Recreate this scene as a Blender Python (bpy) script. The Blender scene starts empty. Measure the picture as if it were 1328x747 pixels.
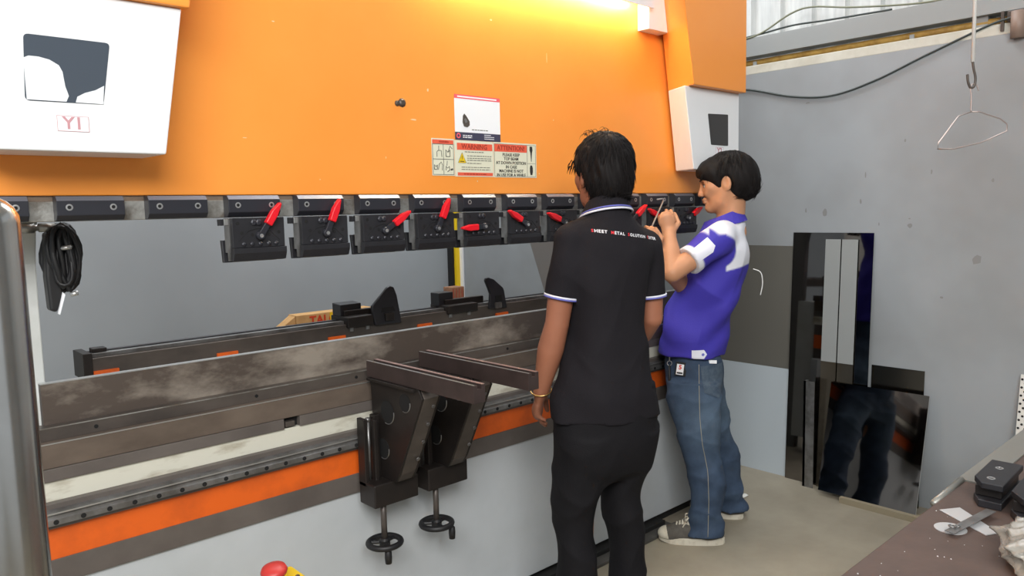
import bpy, math, random
import numpy as np
from mathutils import Vector, Matrix
from mathutils.bvhtree import BVHTree
SC = bpy.context.scene
COL = SC.collection
random.seed(7)

# ------------------------------------------------------------------ camera
cam = bpy.data.objects.new('camera', bpy.data.cameras.new('camera'))
COL.objects.link(cam)
cam.data.sensor_width = 36.0
cam.data.lens = 36.0 * 993.0 / 1328.0
cam.data.clip_start = 0.05
cam.matrix_world = Matrix((
    (0.73372712, 0.08586168, -0.67399725, 0.0),
    (-0.67905911, 0.05927232, -0.73168676, 0.0),
    (-0.02287447, 0.99454239, 0.10179487, 1.47),
    (0, 0, 0, 1)))
SC.camera = cam

# ------------------------------------------------------------------ world, lights, exposure
SC.view_settings.view_transform = 'Standard'
SC.view_settings.look = 'None'
SC.view_settings.gamma = 1.0
SC.view_settings.exposure = 0.0
world = bpy.data.worlds.new('sky')
SC.world = world
world.use_nodes = True
bg = world.node_tree.nodes['Background']
bg.inputs[0].default_value = (0.86, 0.93, 1.0, 1)
bg.inputs[1].default_value = 0.50

def area(name, loc, target, sx, sy, watts, colour):
    l = bpy.data.lights.new(name, 'AREA')
    l.shape = 'RECTANGLE'; l.size = sx; l.size_y = sy; l.energy = watts; l.color = colour
    o = bpy.data.objects.new(name, l); COL.objects.link(o)
    o.location = loc
    o.rotation_euler = (Vector(target) - Vector(loc)).to_track_quat('-Z', 'Y').to_euler()
    return o
# the wide open side of the workshop, behind and to the left of the photographer
area('daylight_opening', (-1.0, -1.1, 3.7), (1.5, 2.0, 1.8), 3.2, 2.2, 335, (1.0, 0.985, 0.96))
# added fill lamps for the back wall and the right wall's top
area('fill_back', (2.2, 3.6, 3.85), (3.1, 4.7, 0.6), 2.4, 1.2, 105, (0.95, 0.98, 1.0))
area('fill_right', (3.0, 1.9, 3.9), (3.3, 2.0, 0.0), 1.0, 2.2, 48, (0.93, 0.97, 1.0))

# ------------------------------------------------------------------ helpers
WO = {}                                   # world origin of each object, for parenting
KINDS = {}

def srgb(r, g, b):
    def f(c):
        c /= 255.0
        return c / 12.92 if c <= 0.04045 else ((c + 0.055) / 1.055) ** 2.4
    return (f(r), f(g), f(b), 1.0)

def mat(name, col, rough=0.5, metal=0.0, var=None, var_scale=6.0, stretch=(1, 1, 1), bump=0.0,
        bump_scale=60.0, spec=0.5, trans=0.0, coat=0.0, ramp=(0.35, 0.65), detail=6.0, rough_var=0.0):
    m = bpy.data.materials.new(name); m.use_nodes = True
    nt = m.node_tree; b = nt.nodes['Principled BSDF']
    b.inputs['Base Color'].default_value = col
    b.inputs['Roughness'].default_value = rough
    b.inputs['Metallic'].default_value = metal
    b.inputs['Specular IOR Level'].default_value = spec
    b.inputs['Transmission Weight'].default_value = trans
    b.inputs['Coat Weight'].default_value = coat
    if var is not None or bump or rough_var:
        tc = nt.nodes.new('ShaderNodeTexCoord'); mp = nt.nodes.new('ShaderNodeMapping')
        mp.inputs['Scale'].default_value = stretch
        nt.links.new(tc.outputs['Object'], mp.inputs['Vector'])
        n = nt.nodes.new('ShaderNodeTexNoise'); n.inputs['Scale'].default_value = var_scale
        n.inputs['Detail'].default_value = detail; n.inputs['Roughness'].default_value = 0.6
        nt.links.new(mp.outputs[0], n.inputs['Vector'])
    if var is not None:
        r = nt.nodes.new('ShaderNodeValToRGB')
        r.color_ramp.elements[0].position = ramp[0]; r.color_ramp.elements[0].color = col
        r.color_ramp.elements[1].position = ramp[1]; r.color_ramp.elements[1].color = var
        nt.links.new(n.outputs['Fac'], r.inputs[0]); nt.links.new(r.outputs[0], b.inputs['Base Color'])
    if rough_var:
        mr = nt.nodes.new('ShaderNodeMapRange')
        mr.inputs['To Min'].default_value = max(0, rough - rough_var); mr.inputs['To Max'].default_value = rough + rough_var
        nt.links.new(n.outputs['Fac'], mr.inputs['Value']); nt.links.new(mr.outputs[0], b.inputs['Roughness'])
    if bump:
        n2 = nt.nodes.new('ShaderNodeTexNoise'); n2.inputs['Scale'].default_value = bump_scale
        n2.inputs['Detail'].default_value = 4
        nt.links.new(mp.outputs[0], n2.inputs['Vector'])
        bp = nt.nodes.new('ShaderNodeBump'); bp.inputs['Strength'].default_value = bump; bp.inputs['Distance'].default_value = 0.01
        nt.links.new(n2.outputs['Fac'], bp.inputs['Height']); nt.links.new(bp.outputs[0], b.inputs['Normal'])
    return m

def emit(name, col, s):
    m = bpy.data.materials.new(name); m.use_nodes = True
    b = m.node_tree.nodes['Principled BSDF']
    b.inputs['Base Color'].default_value = col
    b.inputs['Emission Color'].default_value = col; b.inputs['Emission Strength'].default_value = s
    return m

class MB:
    """collects shapes; build() links them as ONE mesh object"""
    def __init__(self): self.v = []; self.f = []; self.mi = []; self.cur = 0
    def add(self, vs, fs):
        n = len(self.v); self.v += [tuple(p) for p in vs]
        self.f += [tuple(i + n for i in f) for f in fs]; self.mi += [self.cur] * len(fs)
        return self
    def box(self, x0, x1, y0, y1, z0, z1, M=None):
        vs = [(x, y, z) for x in (x0, x1) for y in (y0, y1) for z in (z0, z1)]
        if M is not None: vs = [M @ Vector(p) for p in vs]
        return self.add(vs, [(0, 1, 3, 2), (4, 6, 7, 5), (0, 4, 5, 1), (2, 3, 7, 6), (0, 2, 6, 4), (1, 5, 7, 3)])
    def prism(self, poly, axis, a, b, M=None):
        """poly: 2D points on the two other axes (in x,y,z order), extruded along axis from a to b"""
        n = len(poly); vs = []
        for t in (a, b):
            for p in poly:
                q = list(p); q.insert(axis, t); vs.append(Vector(q))
        if M is not None: vs = [M @ p for p in vs]
        fs = [tuple(range(n))[::-1], tuple(range(n, 2 * n))]
        for i in range(n): j = (i + 1) % n; fs.append((i, j, n + j, n + i))
        ar = sum(poly[i][0] * poly[(i + 1) % n][1] - poly[(i + 1) % n][0] * poly[i][1] for i in range(n))
        flip = (ar < 0) ^ (axis == 1) ^ (b < a)
        if flip: fs = [f[::-1] for f in fs]
        return self.add(vs, fs)
    def tube(self, pts, r, n=8, caps=True, closed=False):
        pts = [Vector(p) for p in pts]; m = len(pts)
        rs = r if isinstance(r, (list, tuple)) else [r] * m
        vs = []; up = None
        for i, p in enumerate(pts):
            if closed: t = (pts[(i + 1) % m] - pts[i - 1])
            else: t = pts[min(i + 1, m - 1)] - pts[max(i - 1, 0)]
            t.normalize()
            if up is None:
                up = Vector((0, 0, 1)) if abs(t.z) < 0.9 else Vector((1, 0, 0))
            s = t.cross(up); 
            if s.length < 1e-5: s = t.orthogonal()
            s.normalize(); up = s.cross(t).normalized()
            for k in range(n):
                a = 2 * math.pi * k / n
                vs.append(p + (s * math.cos(a) + up * math.sin(a)) * rs[i])
        fs = []
        for i in range(m if closed else m - 1):
            for k in range(n):
                a = i * n + k; b = i * n + (k + 1) % n; j = (i + 1) % m
                fs.append((a, j * n + k, j * n + (k + 1) % n, b))
        if caps and not closed:
            fs.append(tuple(range(n))); fs.append(tuple(range((m - 1) * n, m * n))[::-1])
        return self.add(vs, fs)
    def cyl(self, a, b, r, n=16, r2=None): return self.tube([a, b], [r, r if r2 is None else r2], n)
    def lathe(self, prof, c=(0, 0, 0), axis=(0, 0, 1), n=24):
        """prof: (radius, height) pairs from the base up"""
        q = Vector((0, 0, 1)).rotation_difference(Vector(axis)); c = Vector(c); vs = []; m = len(prof)
        for r, h in prof:
            for k in range(n):
                a = 2 * math.pi * k / n
                vs.append(c + q @ Vector((r * math.cos(a), r * math.sin(a), h)))
        fs = []
        for i in range(m - 1):
            for k in range(n):
                k2 = (k + 1) % n
                fs.append((i * n + k, i * n + k2, (i + 1) * n + k2, (i + 1) * n + k))
        fs.append(tuple(range(n))[::-1]); fs.append(tuple(range((m - 1) * n, m * n)))
        return self.add(vs, fs)
    def torus(self, c, axis, R, r, n=24, k=8):
        q = Vector((0, 0, 1)).rotation_difference(Vector(axis)); c = Vector(c)
        return self.tube([c + q @ Vector((R * math.cos(2 * math.pi * i / n), R * math.sin(2 * math.pi * i / n), 0)) for i in range(n)], r, k, closed=True)
    def build(self, name, m, parent=None, bevel=0.0, smooth=False, origin=None, seg=2):
        me = bpy.data.meshes.new(name)
        po = WO[parent.name] if parent is not None else Vector((0, 0, 0))
        o0 = Vector(origin) if origin is not None else po.copy()
        me.from_pydata([tuple(Vector(p) - o0) for p in self.v], [], self.f)
        ms = m if isinstance(m, (list, tuple)) else [m]
        for x in ms: me.materials.append(x)
        if len(ms) > 1: me.polygons.foreach_set('material_index', self.mi)
        if smooth: me.polygons.foreach_set('use_smooth', [True] * len(me.polygons))
        me.update()
        o = bpy.data.objects.new(name, me); COL.objects.link(o)
        if parent is not None: o.parent = parent
        o.location = o0 - po; WO[o.name] = o0
        if bevel:
            b = o.modifiers.new('bevel', 'BEVEL'); b.width = bevel; b.segments = seg
            b.limit_method = 'ANGLE'; b.angle_limit = math.radians(40); b.harden_normals = False
        return o

def tag(o, label=None, cat=None, group=None, kind=None):
    for k, v in (('label', label), ('category', cat), ('group', group), ('kind', kind)):
        if v: o[k] = v
    return o
def thing(name, loc, label, cat, group=None):
    o = bpy.data.objects.new(name, None); COL.objects.link(o); o.location = loc
    o.empty_display_size = 0.1; WO[o.name] = Vector(loc)
    return tag(o, label, cat, group)
def struct(o): o['kind'] = 'structure'; return o
def stuff(o): o['kind'] = 'stuff'; return o
def copy_tree(o, parent=None):
    c = o.copy(); COL.objects.link(c)
    if parent is not None: c.parent = parent
    WO[c.name] = WO[o.name].copy()
    for ch in o.children: copy_tree(ch, c)
    return c
def B(*a): return MB().box(*a)

def text_mb(txt, size, loc, xdir, zdir, depth=0.0004, align='CENTER', space=1.0, bold=0.0):
    """flat lettering as mesh: loc = centre of the line, xdir = reading direction, zdir = up"""
    cu = bpy.data.curves.new('lettering', 'FONT'); cu.body = txt; cu.size = size; cu.align_x = align; cu.align_y = 'CENTER'
    cu.space_character = space; cu.offset = bold; cu.resolution_u = 2; cu.extrude = depth
    o = bpy.data.objects.new('lettering', cu); COL.objects.link(o)
    dg = bpy.context.evaluated_depsgraph_get()
    me = o.evaluated_get(dg).to_mesh()
    x = Vector(xdir).normalized(); z = Vector(zdir).normalized(); l = Vector(loc); nn = x.cross(z)
    mb = MB(); mb.add([l + x * v.co.x + z * v.co.y + nn * v.co.z for v in me.vertices], [tuple(p.vertices) for p in me.polygons])
    o.evaluated_get(dg).to_mesh_clear()
    bpy.data.objects.remove(o); bpy.data.curves.remove(cu)
    return mb

# ------------------------------------------------------------------ materials
M = {}
M['orange'] = mat('orange_paint', srgb(248, 158, 70), 0.34, var=srgb(245, 150, 60), var_scale=1.2, rough_var=0.08, spec=0.5)
M['orange_dirty'] = mat('orange_paint_worn', srgb(226, 98, 24), 0.5, var=srgb(178, 76, 26), var_scale=5, ramp=(0.45, 0.75))
M['white_paint'] = mat('white_paint', srgb(236, 238, 240), 0.4)
M['panel_paint'] = mat('pale_grey_paint', srgb(190, 195, 199), 0.45, var=srgb(180, 185, 188), var_scale=2.5)
M['frame_paint'] = mat('frame_paint', srgb(205, 208, 206), 0.5, var=srgb(186, 188, 182), var_scale=5)
M['bed_paint'] = mat('stained_white_paint', srgb(208, 206, 192), 0.5, var=srgb(128, 112, 84), var_scale=7, stretch=(0.6, 1, 2.0), ramp=(0.5, 0.72))
M['steel_worn'] = mat('worn_steel', srgb(176, 176, 172), 0.4, 0.6, var=srgb(120, 114, 106), var_scale=18, ramp=(0.4, 0.65), bump=0.15)
M['steel_stained'] = mat('stained_steel', srgb(88, 78, 71), 0.45, 0.3, var=srgb(160, 150, 138), var_scale=5.5, stretch=(0.8, 1, 1.6), ramp=(0.46, 0.68), detail=9, bump=0.1, bump_scale=30)
M['steel_brown'] = mat('oiled_brown_steel', srgb(118, 105, 94), 0.42, 0.3, var=srgb(88, 77, 69), var_scale=6, stretch=(0.5, 1, 1), bump=0.05)
M['steel_dark'] = mat('dark_steel', srgb(74, 68, 64), 0.4, 0.3, var=srgb(94, 86, 80), var_scale=9, stretch=(0.5, 1, 1))
M['steel_edge'] = mat('bright_machined_edge', srgb(200, 200, 198), 0.3, 0.8)
M['steel_rail'] = mat('ground_rail_steel', srgb(150, 150, 150), 0.32, 0.7, var=srgb(110, 108, 106), var_scale=14)
M['band'] = mat('grey_brown_band', srgb(104, 97, 92), 0.5, 0.1, var=srgb(88, 81, 77), var_scale=5)
M['black_oxide'] = mat('black_oxide', srgb(38, 38, 42), 0.42, 0.25, var=srgb(46, 46, 50), var_scale=12)
M['black_clamp'] = mat('black_anodised', srgb(50, 51, 58), 0.38, 0.3)
M['black_iron'] = mat('black_iron', srgb(33, 30, 29), 0.45, 0.3, var=srgb(45, 39, 36), var_scale=10)
M['arm_bar'] = mat('dark_brown_bar', srgb(74, 62, 60), 0.38, 0.3, var=srgb(60, 50, 48), var_scale=8)
M['screw'] = mat('screw_steel', srgb(205, 205, 205), 0.3, 0.8)
M['scuff'] = mat('wall_scuff', srgb(130, 131, 130), 0.6)
M['kick'] = mat('dark_floor_bar', srgb(84, 82, 78), 0.6, var=srgb(66, 64, 60), var_scale=8)
M['hole'] = mat('hole_dark', srgb(14, 14, 15), 0.8)
M['red_grip'] = mat('red_plastic', srgb(226, 26, 40), 0.35)
M['chrome'] = mat('polished_stainless', srgb(226, 224, 220), 0.2, 1.0, rough_var=0.05, var=srgb(190, 187, 180), var_scale=3)
M['glass_dark'] = mat('dark_glass', srgb(74, 82, 92), 0.08)
M['black_gap'] = mat('black_recess', srgb(22, 22, 22), 0.8)
M['black_rubber'] = mat('black_rubber', srgb(24, 24, 26), 0.5)
M['sticker'] = mat('sticker_cream', srgb(222, 222, 200), 0.45)
M['sticker_white'] = mat('sticker_white', srgb(240, 242, 246), 0.4)
M['sticker_red'] = mat('sticker_red', srgb(228, 96, 70), 0.45)
M['sticker_pink'] = mat('sticker_pink', srgb(238, 96, 108), 0.45)
M['sticker_navy'] = mat('sticker_navy', srgb(62, 62, 84), 0.45)
M['ink'] = mat('black_ink', srgb(44, 42, 40), 0.6)
M['ink_grey'] = mat('grey_ink', srgb(118, 118, 108), 0.6)
M['ink_red'] = mat('dark_red_ink', srgb(150, 50, 36), 0.6)
M['y_ink'] = mat('plum_ink', srgb(196, 146, 152), 0.6)
M['yellow'] = mat('yellow_paint', srgb(232, 196, 22), 0.45)
M['wall_grey'] = mat('grey_wall_paint', srgb(154, 159, 163), 0.5, var=srgb(136, 139, 140), var_scale=1.1, bump=0.03, bump_scale=14, detail=4)
M['wall_back'] = mat('back_wall_paint', srgb(158, 165, 170), 0.55, var=srgb(148, 155, 160), var_scale=0.9, detail=3)
M['concrete'] = mat('cream_concrete', srgb(205, 202, 190), 0.8, var=srgb(186, 182, 168), var_scale=8)
M['floor'] = mat('concrete_floor', srgb(162, 154, 137), 0.55, var=srgb(138, 130, 114), var_scale=2.4, ramp=(0.35, 0.7), bump=0.05, bump_scale=40, detail=10)
M['sheet'] = mat('pale_roof_sheet', srgb(178, 181, 181), 0.4, var=srgb(208, 210, 208), var_scale=5, stretch=(4, 4, 0.4))
M['beam'] = mat('grey_beam_paint', srgb(146, 150, 150), 0.45)
M['pipe_yellow'] = mat('ochre_pipe_paint', srgb(172, 140, 70), 0.5, var=srgb(140, 108, 50), var_scale=20)
M['mirror_dark'] = mat('black_mirror_steel', srgb(128, 124, 122), 0.04, 1.0)
M['mirror_tan'] = mat('bronze_mirror_steel', srgb(112, 106, 96), 0.22, 1.0)
M['plate_olive'] = mat('olive_satin_steel', srgb(112, 110, 103), 0.42, 0.3)
M['board_white'] = mat('pale_blue_film', srgb(178, 187, 193), 0.4)
M['strip_grey'] = mat('grey_reflection', srgb(150, 153, 152), 0.4)
M['strip_brown'] = mat('brown_reflection', srgb(150, 140, 124), 0.2, 0.9)
M['table_top'] = mat('brown_table_top', srgb(92, 75, 68), 0.5, var=srgb(78, 64, 58), var_scale=7, bump=0.04)
M['zinc'] = mat('zinc_strip', srgb(150, 150, 144), 0.4, 0.5)
M['offcut'] = mat('bright_offcut', srgb(206, 208, 210), 0.35, 0.4)
M['wire'] = mat('galvanised_wire', srgb(190, 176, 172), 0.35, 0.6)
M['cord_white'] = mat('white_cord', srgb(232, 232, 228), 0.6)
M['cable'] = mat('dark_cable', srgb(52, 60, 58), 0.5)
M['card'] = mat('cardboard', srgb(206, 164, 110), 0.8, var=srgb(190, 148, 96), var_scale=20)
M['card_red'] = mat('carton_red_ink', srgb(204, 62, 24), 0.7)
M['card_brown'] = mat('brown_carton', srgb(128, 92, 72), 0.8, var=srgb(160, 118, 88), var_scale=25)
M['perf'] = mat('white_perforated_metal', srgb(214, 212, 206), 0.4)
M['lamp_on'] = emit('lamp_tube', (1.0, 0.90, 0.62, 1), 60.0)
pm = mat('clear_polythene', srgb(212, 208, 198), 0.2, trans=0.65, bump=0.9, bump_scale=16)
M['bag'] = pm
# ------------------------------------------------------------------ the setting
WX = 3.843                                        # face of the right-hand wall
struct(B(-3.5, WX + 0.3, -3.5, 5.2, -0.1, 0.0).build('floor', M['floor']))
wall = struct(B(WX, WX + 0.02, -3.5, 4.85, 0.0, 2.168).build('wall_right', M['wall_grey']))
B(WX + 0.004, WX + 0.16, -3.5, 4.85, 2.168, 2.215).build('concrete_ledge', M['concrete'], wall, bevel=0.004)
B(WX + 0.02, WX + 0.16, -3.5, 4.85, 0.0, 2.168).build('wall_core', M['concrete'], wall)
sf = MB()
for (y, z, w, hh) in ((1.387, 1.352, .034, .028), (1.39, 1.385, .012, .008), (1.80, 1.42, .03, .05), (1.90, 1.43, .012, .03), (1.62, 1.47, .012, .03), (1.53, 1.36, .008, .02), (1.30, 1.60, .01, .03), (1.42, 1.75, .012, .02), (1.90, 1.98, .03, .012), (1.1, 1.2, .05, .06), (1.05, 1.55, .014, .02), (1.6, 1.6, .008, .04), (1.24, 1.02, .02, .012)):
    sf.add([(WX - .0006, y + w / 2 * math.cos(k * .785) * random.uniform(.6, 1), z + hh / 2 * math.sin(k * .785) * random.uniform(.6, 1)) for k in range(8)], [tuple(range(8))[::-1]])
stuff(sf.build('scuff_marks', M['scuff'], wall))
# ribbed sheets above the ledge: each sheet carries three ribs
def ribbed(y0):
    pr = []
    P = 0.175
    for k in range(3):
        a = y0 + k * P
        pr += [(a, 0.0), (a + 0.098, 0.0), (a + 0.106, -0.036), (a + 0.156, -0.036), (a + 0.164, 0.0)]
    pr.append((y0 + 3 * P, 0.0))
    X0 = WX + 0.165
    mb = MB(); vs = []; fs = []
    for z in (2.17, 4.0):
        for y, d in pr: vs.append((X0 + d, y, z))
    n = len(pr)
    for i in range(n - 1): fs.append((i, i + 1, n + i + 1, n + i))
    mb.add(vs, fs)
    o = mb.build('ribbed_sheet', M['sheet'], wall)
    s = o.modifiers.new('thick', 'SOLIDIFY'); s.thickness = 0.002; s.offset = 1
for k in range(8): ribbed(0.62 + 0.525 * k)
bm = MB()
bm.box(WX - 0.006, WX + 0.02, -3.5, 4.85, 2.272, 2.352); bm.box(WX - 0.006, WX + 0.085, -3.5, 4.85, 2.262, 2.272); bm.box(WX + 0.0, WX + 0.085, -3.5, 4.85, 2.352, 2.36)
trim = struct(bm.build('trim_1', M['beam']))
for y in (-0.4, 1.1, 2.6): B(WX + 0.02, WX + 0.165, y, y + 0.05, 2.215, 2.272).build('beam_bracket', M['beam'], trim)
struct(B(-2.2, WX + .3, -3.5, 5.0, 4.0, 4.1).build('sky_block_roof', M['sheet']))  # unseen roof, added to cut the sky light from above
struct(B(0.6, WX + .3, -3.6, -3.5, 0, 4.0).build('sky_block_wall', M['wall_grey']))  # unseen wall, added to block sky light from behind the camera
struct(B(-3.5, WX, 4.85, 4.97, 0.0, 4.0).build('wall_back', M['wall_back']))
# ochre pipe run clipped under the beam
pp = thing('pipe', (WX + 0.035, 1.6, 2.232), 'ochre yellow pipe running along the wall ledge under the grey beam', 'pipe')
MB().tube([(WX + 0.035, -1.5, 2.232), (WX + 0.035, 1.6, 2.232), (WX + 0.035, 4.8, 2.232)], 0.0165, 10).build('pipe_run', M['pipe_yellow'], pp, smooth=True)
for y in (0.6, 1.4, 2.2, 3.0): B(WX + 0.015, WX + 0.055, y, y + 0.02, 2.2135, 2.236).build('pipe_clip', M['beam'], pp)

def sag(pts, n=8):
    """Catmull-Rom through pts"""
    P = [Vector(p) for p in pts]; P = [2 * P[0] - P[1]] + P + [2 * P[-1] - P[-2]]; out = []
    for i in range(1, len(P) - 2):
        for k in range(n):
            t = k / n; a, b, c, d = P[i - 1], P[i], P[i + 1], P[i + 2]
            out.append(0.5 * ((2 * b) + (c - a) * t + (2 * a - 5 * b + 4 * c - d) * t * t + (3 * b - a - 3 * c + d) * t ** 3))
    out.append(P[-2]); return out
X = WX - 0.012
tag(MB().tube(sag([(X, 2.55, 2.11), (X, 2.26, 2.092), (X, 1.98, 2.02), (X, 1.769, 2.0), (X, 1.56, 2.045), (X, 1.342, 2.125), (X, 1.09, 2.212), (X, 0.99, 2.232), (X + 0.01, 0.93, 2.256)]), 0.0052, 8).build('cable', M['cable'], smooth=True),
    'long dark cable sagging across the grey wall from beam to machine', 'cable')
X = WX + 0.03
tag(MB().tube(sag([(X - .04, 2.45, 2.36), (X - .03, 2.2, 2.367), (X, 2.02, 2.45), (X, 1.9, 2.462), (X, 1.7, 2.42), (X - .02, 1.4, 2.372), (X - .02, 1.2, 2.366), (X - 0.02, 0.8, 2.366)]), 0.005, 6).build('cable', mat('grey_green_cable', srgb(120, 124, 104), 0.5), smooth=True),
    'thin loose greenish cable arched above the grey beam', 'cable')
X = WX + 0.01
tag(MB().tube(sag([(X, 2.5, 2.364), (X, 2.2, 2.372), (X, 2.0, 2.385), (X, 1.8, 2.376), (X, 1.5, 2.366)]), 0.005, 6).build('cable', M['cable'], smooth=True),
    'thin dark cable lying along the top of the grey beam', 'cable')
# junction where the cables are gathered
jb = thing('conduit_bracket', (WX - 0.0, 0.99, 2.235), 'small dark bracket and pipe stub under the grey beam, upper right', 'bracket')
B(WX - 0.012, WX + 0.05, 0.955, 1.02, 2.216, 2.26).build('bracket_box', M['steel_dark'], jb, bevel=0.004)
MB().cyl((WX - 0.02, 0.975, 2.14), (WX - 0.02, 0.975, 2.25), 0.028, 14).build('pipe_stub', mat('brown_stub', srgb(140, 120, 108), 0.5), jb, smooth=True)
B(WX - 0.014, WX - 0.002, 1.03, 1.042, 2.18, 2.262).build('hanger_strap', M['steel_dark'], jb)

# overhead purlin (carries the hook line), just above the picture
purlin = struct(B(-3.0, WX + 0.16, 0.95, 1.03, 3.0, 3.12).build('trim_2', M['beam'], bevel=0.004))
hx, hy = 3.30, 0.985
def hp(px_off, z, d=0.0): return (hx + 0.68 * px_off + d, hy - 0.73 * px_off + d, z)
cord = tag(MB().tube([(hx, hy, 3.0), (hx, hy, 1.985)], 0.007, 8).build('cord', M['cord_white'], smooth=True), 'white cord hanging down in front of the wall, carrying a wire hook', 'cord')
tag(MB().tube(sag([hp(0.0, 1.985), hp(.004, 1.96), hp(.012, 1.925), hp(.008, 1.895), hp(-.004, 1.89), hp(-.014, 1.91), hp(-.018, 1.94)]), 0.0045, 6).build('hook', M['steel_dark'], smooth=True), 'small dark wire hook tied to the end of the white cord', 'hook')
ch = thing('coat_hanger', (hx, hy, 1.80), 'thin pinkish wire coat hanger dangling in front of the grey wall', 'hanger')
neck = hp(0.0, 1.80)
MB().tube(sag([hp(0.025, 1.878), hp(0.016, 1.90), hp(0.002, 1.903), hp(-0.004, 1.885), hp(0.0, 1.85), neck]), 0.0025, 6).build('hanger_neck', M['wire'], ch, smooth=True)
MB().tube([neck, hp(-0.045, 1.785), hp(-0.115, 1.688), hp(-0.118, 1.664), hp(-0.06, 1.662), hp(0.04, 1.683), hp(0.134, 1.724), hp(0.134, 1.75), hp(0.11, 1.77), hp(0.03, 1.80), neck], 0.0025, 6).build('hanger_frame', M['wire'], ch, smooth=True)

# yellow corner guard at the far corner
cg = thing('corner_guard', (3.80, 4.80, 0), 'tall narrow yellow corner post behind the machine with black edge', 'post')
B(3.790, 3.838, 4.76, 4.815, 0, 2.6).build('post_body', M['yellow'], cg, bevel=0.004)
B(3.770, 3.790, 4.785, 4.845, 0, 2.6).build('post_edge', M['black_gap'], cg)
B(3.826, 3.84, 4.725, 4.76, 0, 1.3).build('white_edge', M['white_paint'], cg)

# ------------------------------------------------------------------ plates leaning on the right wall
def leaning(name, m, y0, y1, h, foot, label, th=0.0015, back=WX - 0.002, tilt_y=0.0, tilt0=0.0, group='sheet metal plates leaning on the wall', root=None):
    """plate of height h standing on the floor at x = foot, top touching the wall"""
    a = math.asin((back - foot) / h)
    Mx = Matrix.Translation((foot, 0, 0)) @ Matrix.Rotation(a, 4, 'Y')
    mb = MB(); mb.box(0, th, y0, y1, 0, h, Mx)
    return tag(mb.build(name, m, root), label, 'metal plate', group)
leaning('metal_plate', M['plate_olive'], 1.93, 2.60, 1.245, 3.815, 'wide olive grey satin plate behind the man in blue, against the wall')
leaning('metal_plate', M['board_white'], 1.965, 2.62, 0.585, 3.790, 'pale bluish film-covered board standing low in front of the olive grey plate', th=0.003, back=3.820)
leaning('metal_plate', M['mirror_tan'], 1.30, 1.545, 0.665, 3.812, 'small bronze-tinted plate peeking out behind the square black mirror plate', back=3.838)
leaning('metal_plate', M['mirror_dark'], 1.548, 1.962, 1.318, 3.775, 'tall narrow black mirror plate leaning against the grey wall', th=0.003, back=3.834)
def strip(y0, y1, label):  # strips shaped and coloured as pale reflections in the black plate
    r = thing('reflection_strip', (3.77, (y0 + y1) / 2, 0), label, 'metal strip', 'grey strips standing in for reflections in the tall black plate')
    h = 1.285; a = math.asin((3.826 - 3.765) / h)
    Mx = Matrix.Translation((3.765, 0, 0)) @ Matrix.Rotation(a, 4, 'Y')
    MB().box(0, 0.0015, y0, y1, 0, h, Mx).build('reflection_base', M['strip_brown'], r)
    MB().box(-0.0012, 0, y0, y1, 0.66, h, Mx).build('pale_reflection', M['strip_grey'], r)  # pale upper face paints the brighter part of the reflection
strip(1.706, 1.784, 'left grey strip standing in for a reflection in the tall black plate')
strip(1.620, 1.700, 'right grey strip standing in for a reflection in the tall black plate')
ch2 = tag(MB().box(3.720, 3.750, 1.825, 1.837, 0, 0.56).box(3.720, 3.723, 1.78, 1.837, 0, 0.56).build('steel_channel', M['steel_rail']), 'short light steel channel standing between the two black mirror plates', 'channel')
sq = thing('metal_plate', (3.66, 1.49, 0.028), 'square black mirror plate in front, reflecting the men and orange paint', 'metal plate', 'sheet metal plates leaning on the wall')
h = 0.55; ang = math.asin((3.780 - 3.652) / h)
Mx = Matrix.Translation((3.652, 0, 0.0282)) @ Matrix.Rotation(ang, 4, 'Y')
MB().box(0, 0.003, 1.257, 1.720, 0, h, Mx).build('mirror_sheet', M['mirror_dark'], sq)
MB().box(-0.0005, 0.0035, 1.255, 1.2565, 0, h, Mx).build('bright_edge', M['steel_edge'], sq)
tag(MB().box(3.625, 3.680, 1.20, 1.60, 0, 0.028).build('timber_batten', mat('pale_timber', srgb(140, 130, 108), 0.8)), 'pale flat batten on the floor under the square black mirror plate', 'batten')
pf = thing('perforated_strip', (3.70, 0.86, 0), 'white perforated metal strip leaning on the wall behind the brown table', 'metal strip')
pang = math.asin(0.12 / 0.73)
Mp = Matrix.Translation((3.705, 0, 0)) @ Matrix.Rotation(pang, 4, 'Y')
MB().box(0, 0.0015, 0.70, 0.908, 0, 0.72, Mp).build('strip_sheet', M['perf'], pf)
hm = MB()
for i in range(40):
    for j in range(8):
        hm.add([Mp @ Vector((-0.0008, 0.714 + j * 0.025 + (0.012 if i % 2 else 0) + 0.0055 * math.cos(k * math.pi / 3), 0.012 + i * 0.0176 + 0.0055 * math.sin(k * math.pi / 3))) for k in range(6)], [(5, 4, 3, 2, 1, 0)])
stuff(hm.build('holes', M['hole'], pf))
# rag on the floor by the wall
rg = MB(); n = 10; vs = []
for i in range(n):
    for j in range(n):
        u, v = i / (n - 1) - .5, j / (n - 1) - .5
        vs.append((3.35 + u * .10, 2.0 + v * .08, 0.004 + 0.03 * abs(math.sin(7 * u + 2) * math.cos(9 * v)) * (1 - 1.6 * max(abs(u), abs(v)))))
rg.add(vs, [(i * n + j, (i + 1) * n + j, (i + 1) * n + j + 1, i * n + j + 1) for i in range(n - 1) for j in range(n - 1)])
tag(rg.build('rag', M['cord_white'], smooth=True), 'small crumpled white scrap on the floor behind the blue jeans', 'rag')
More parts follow.
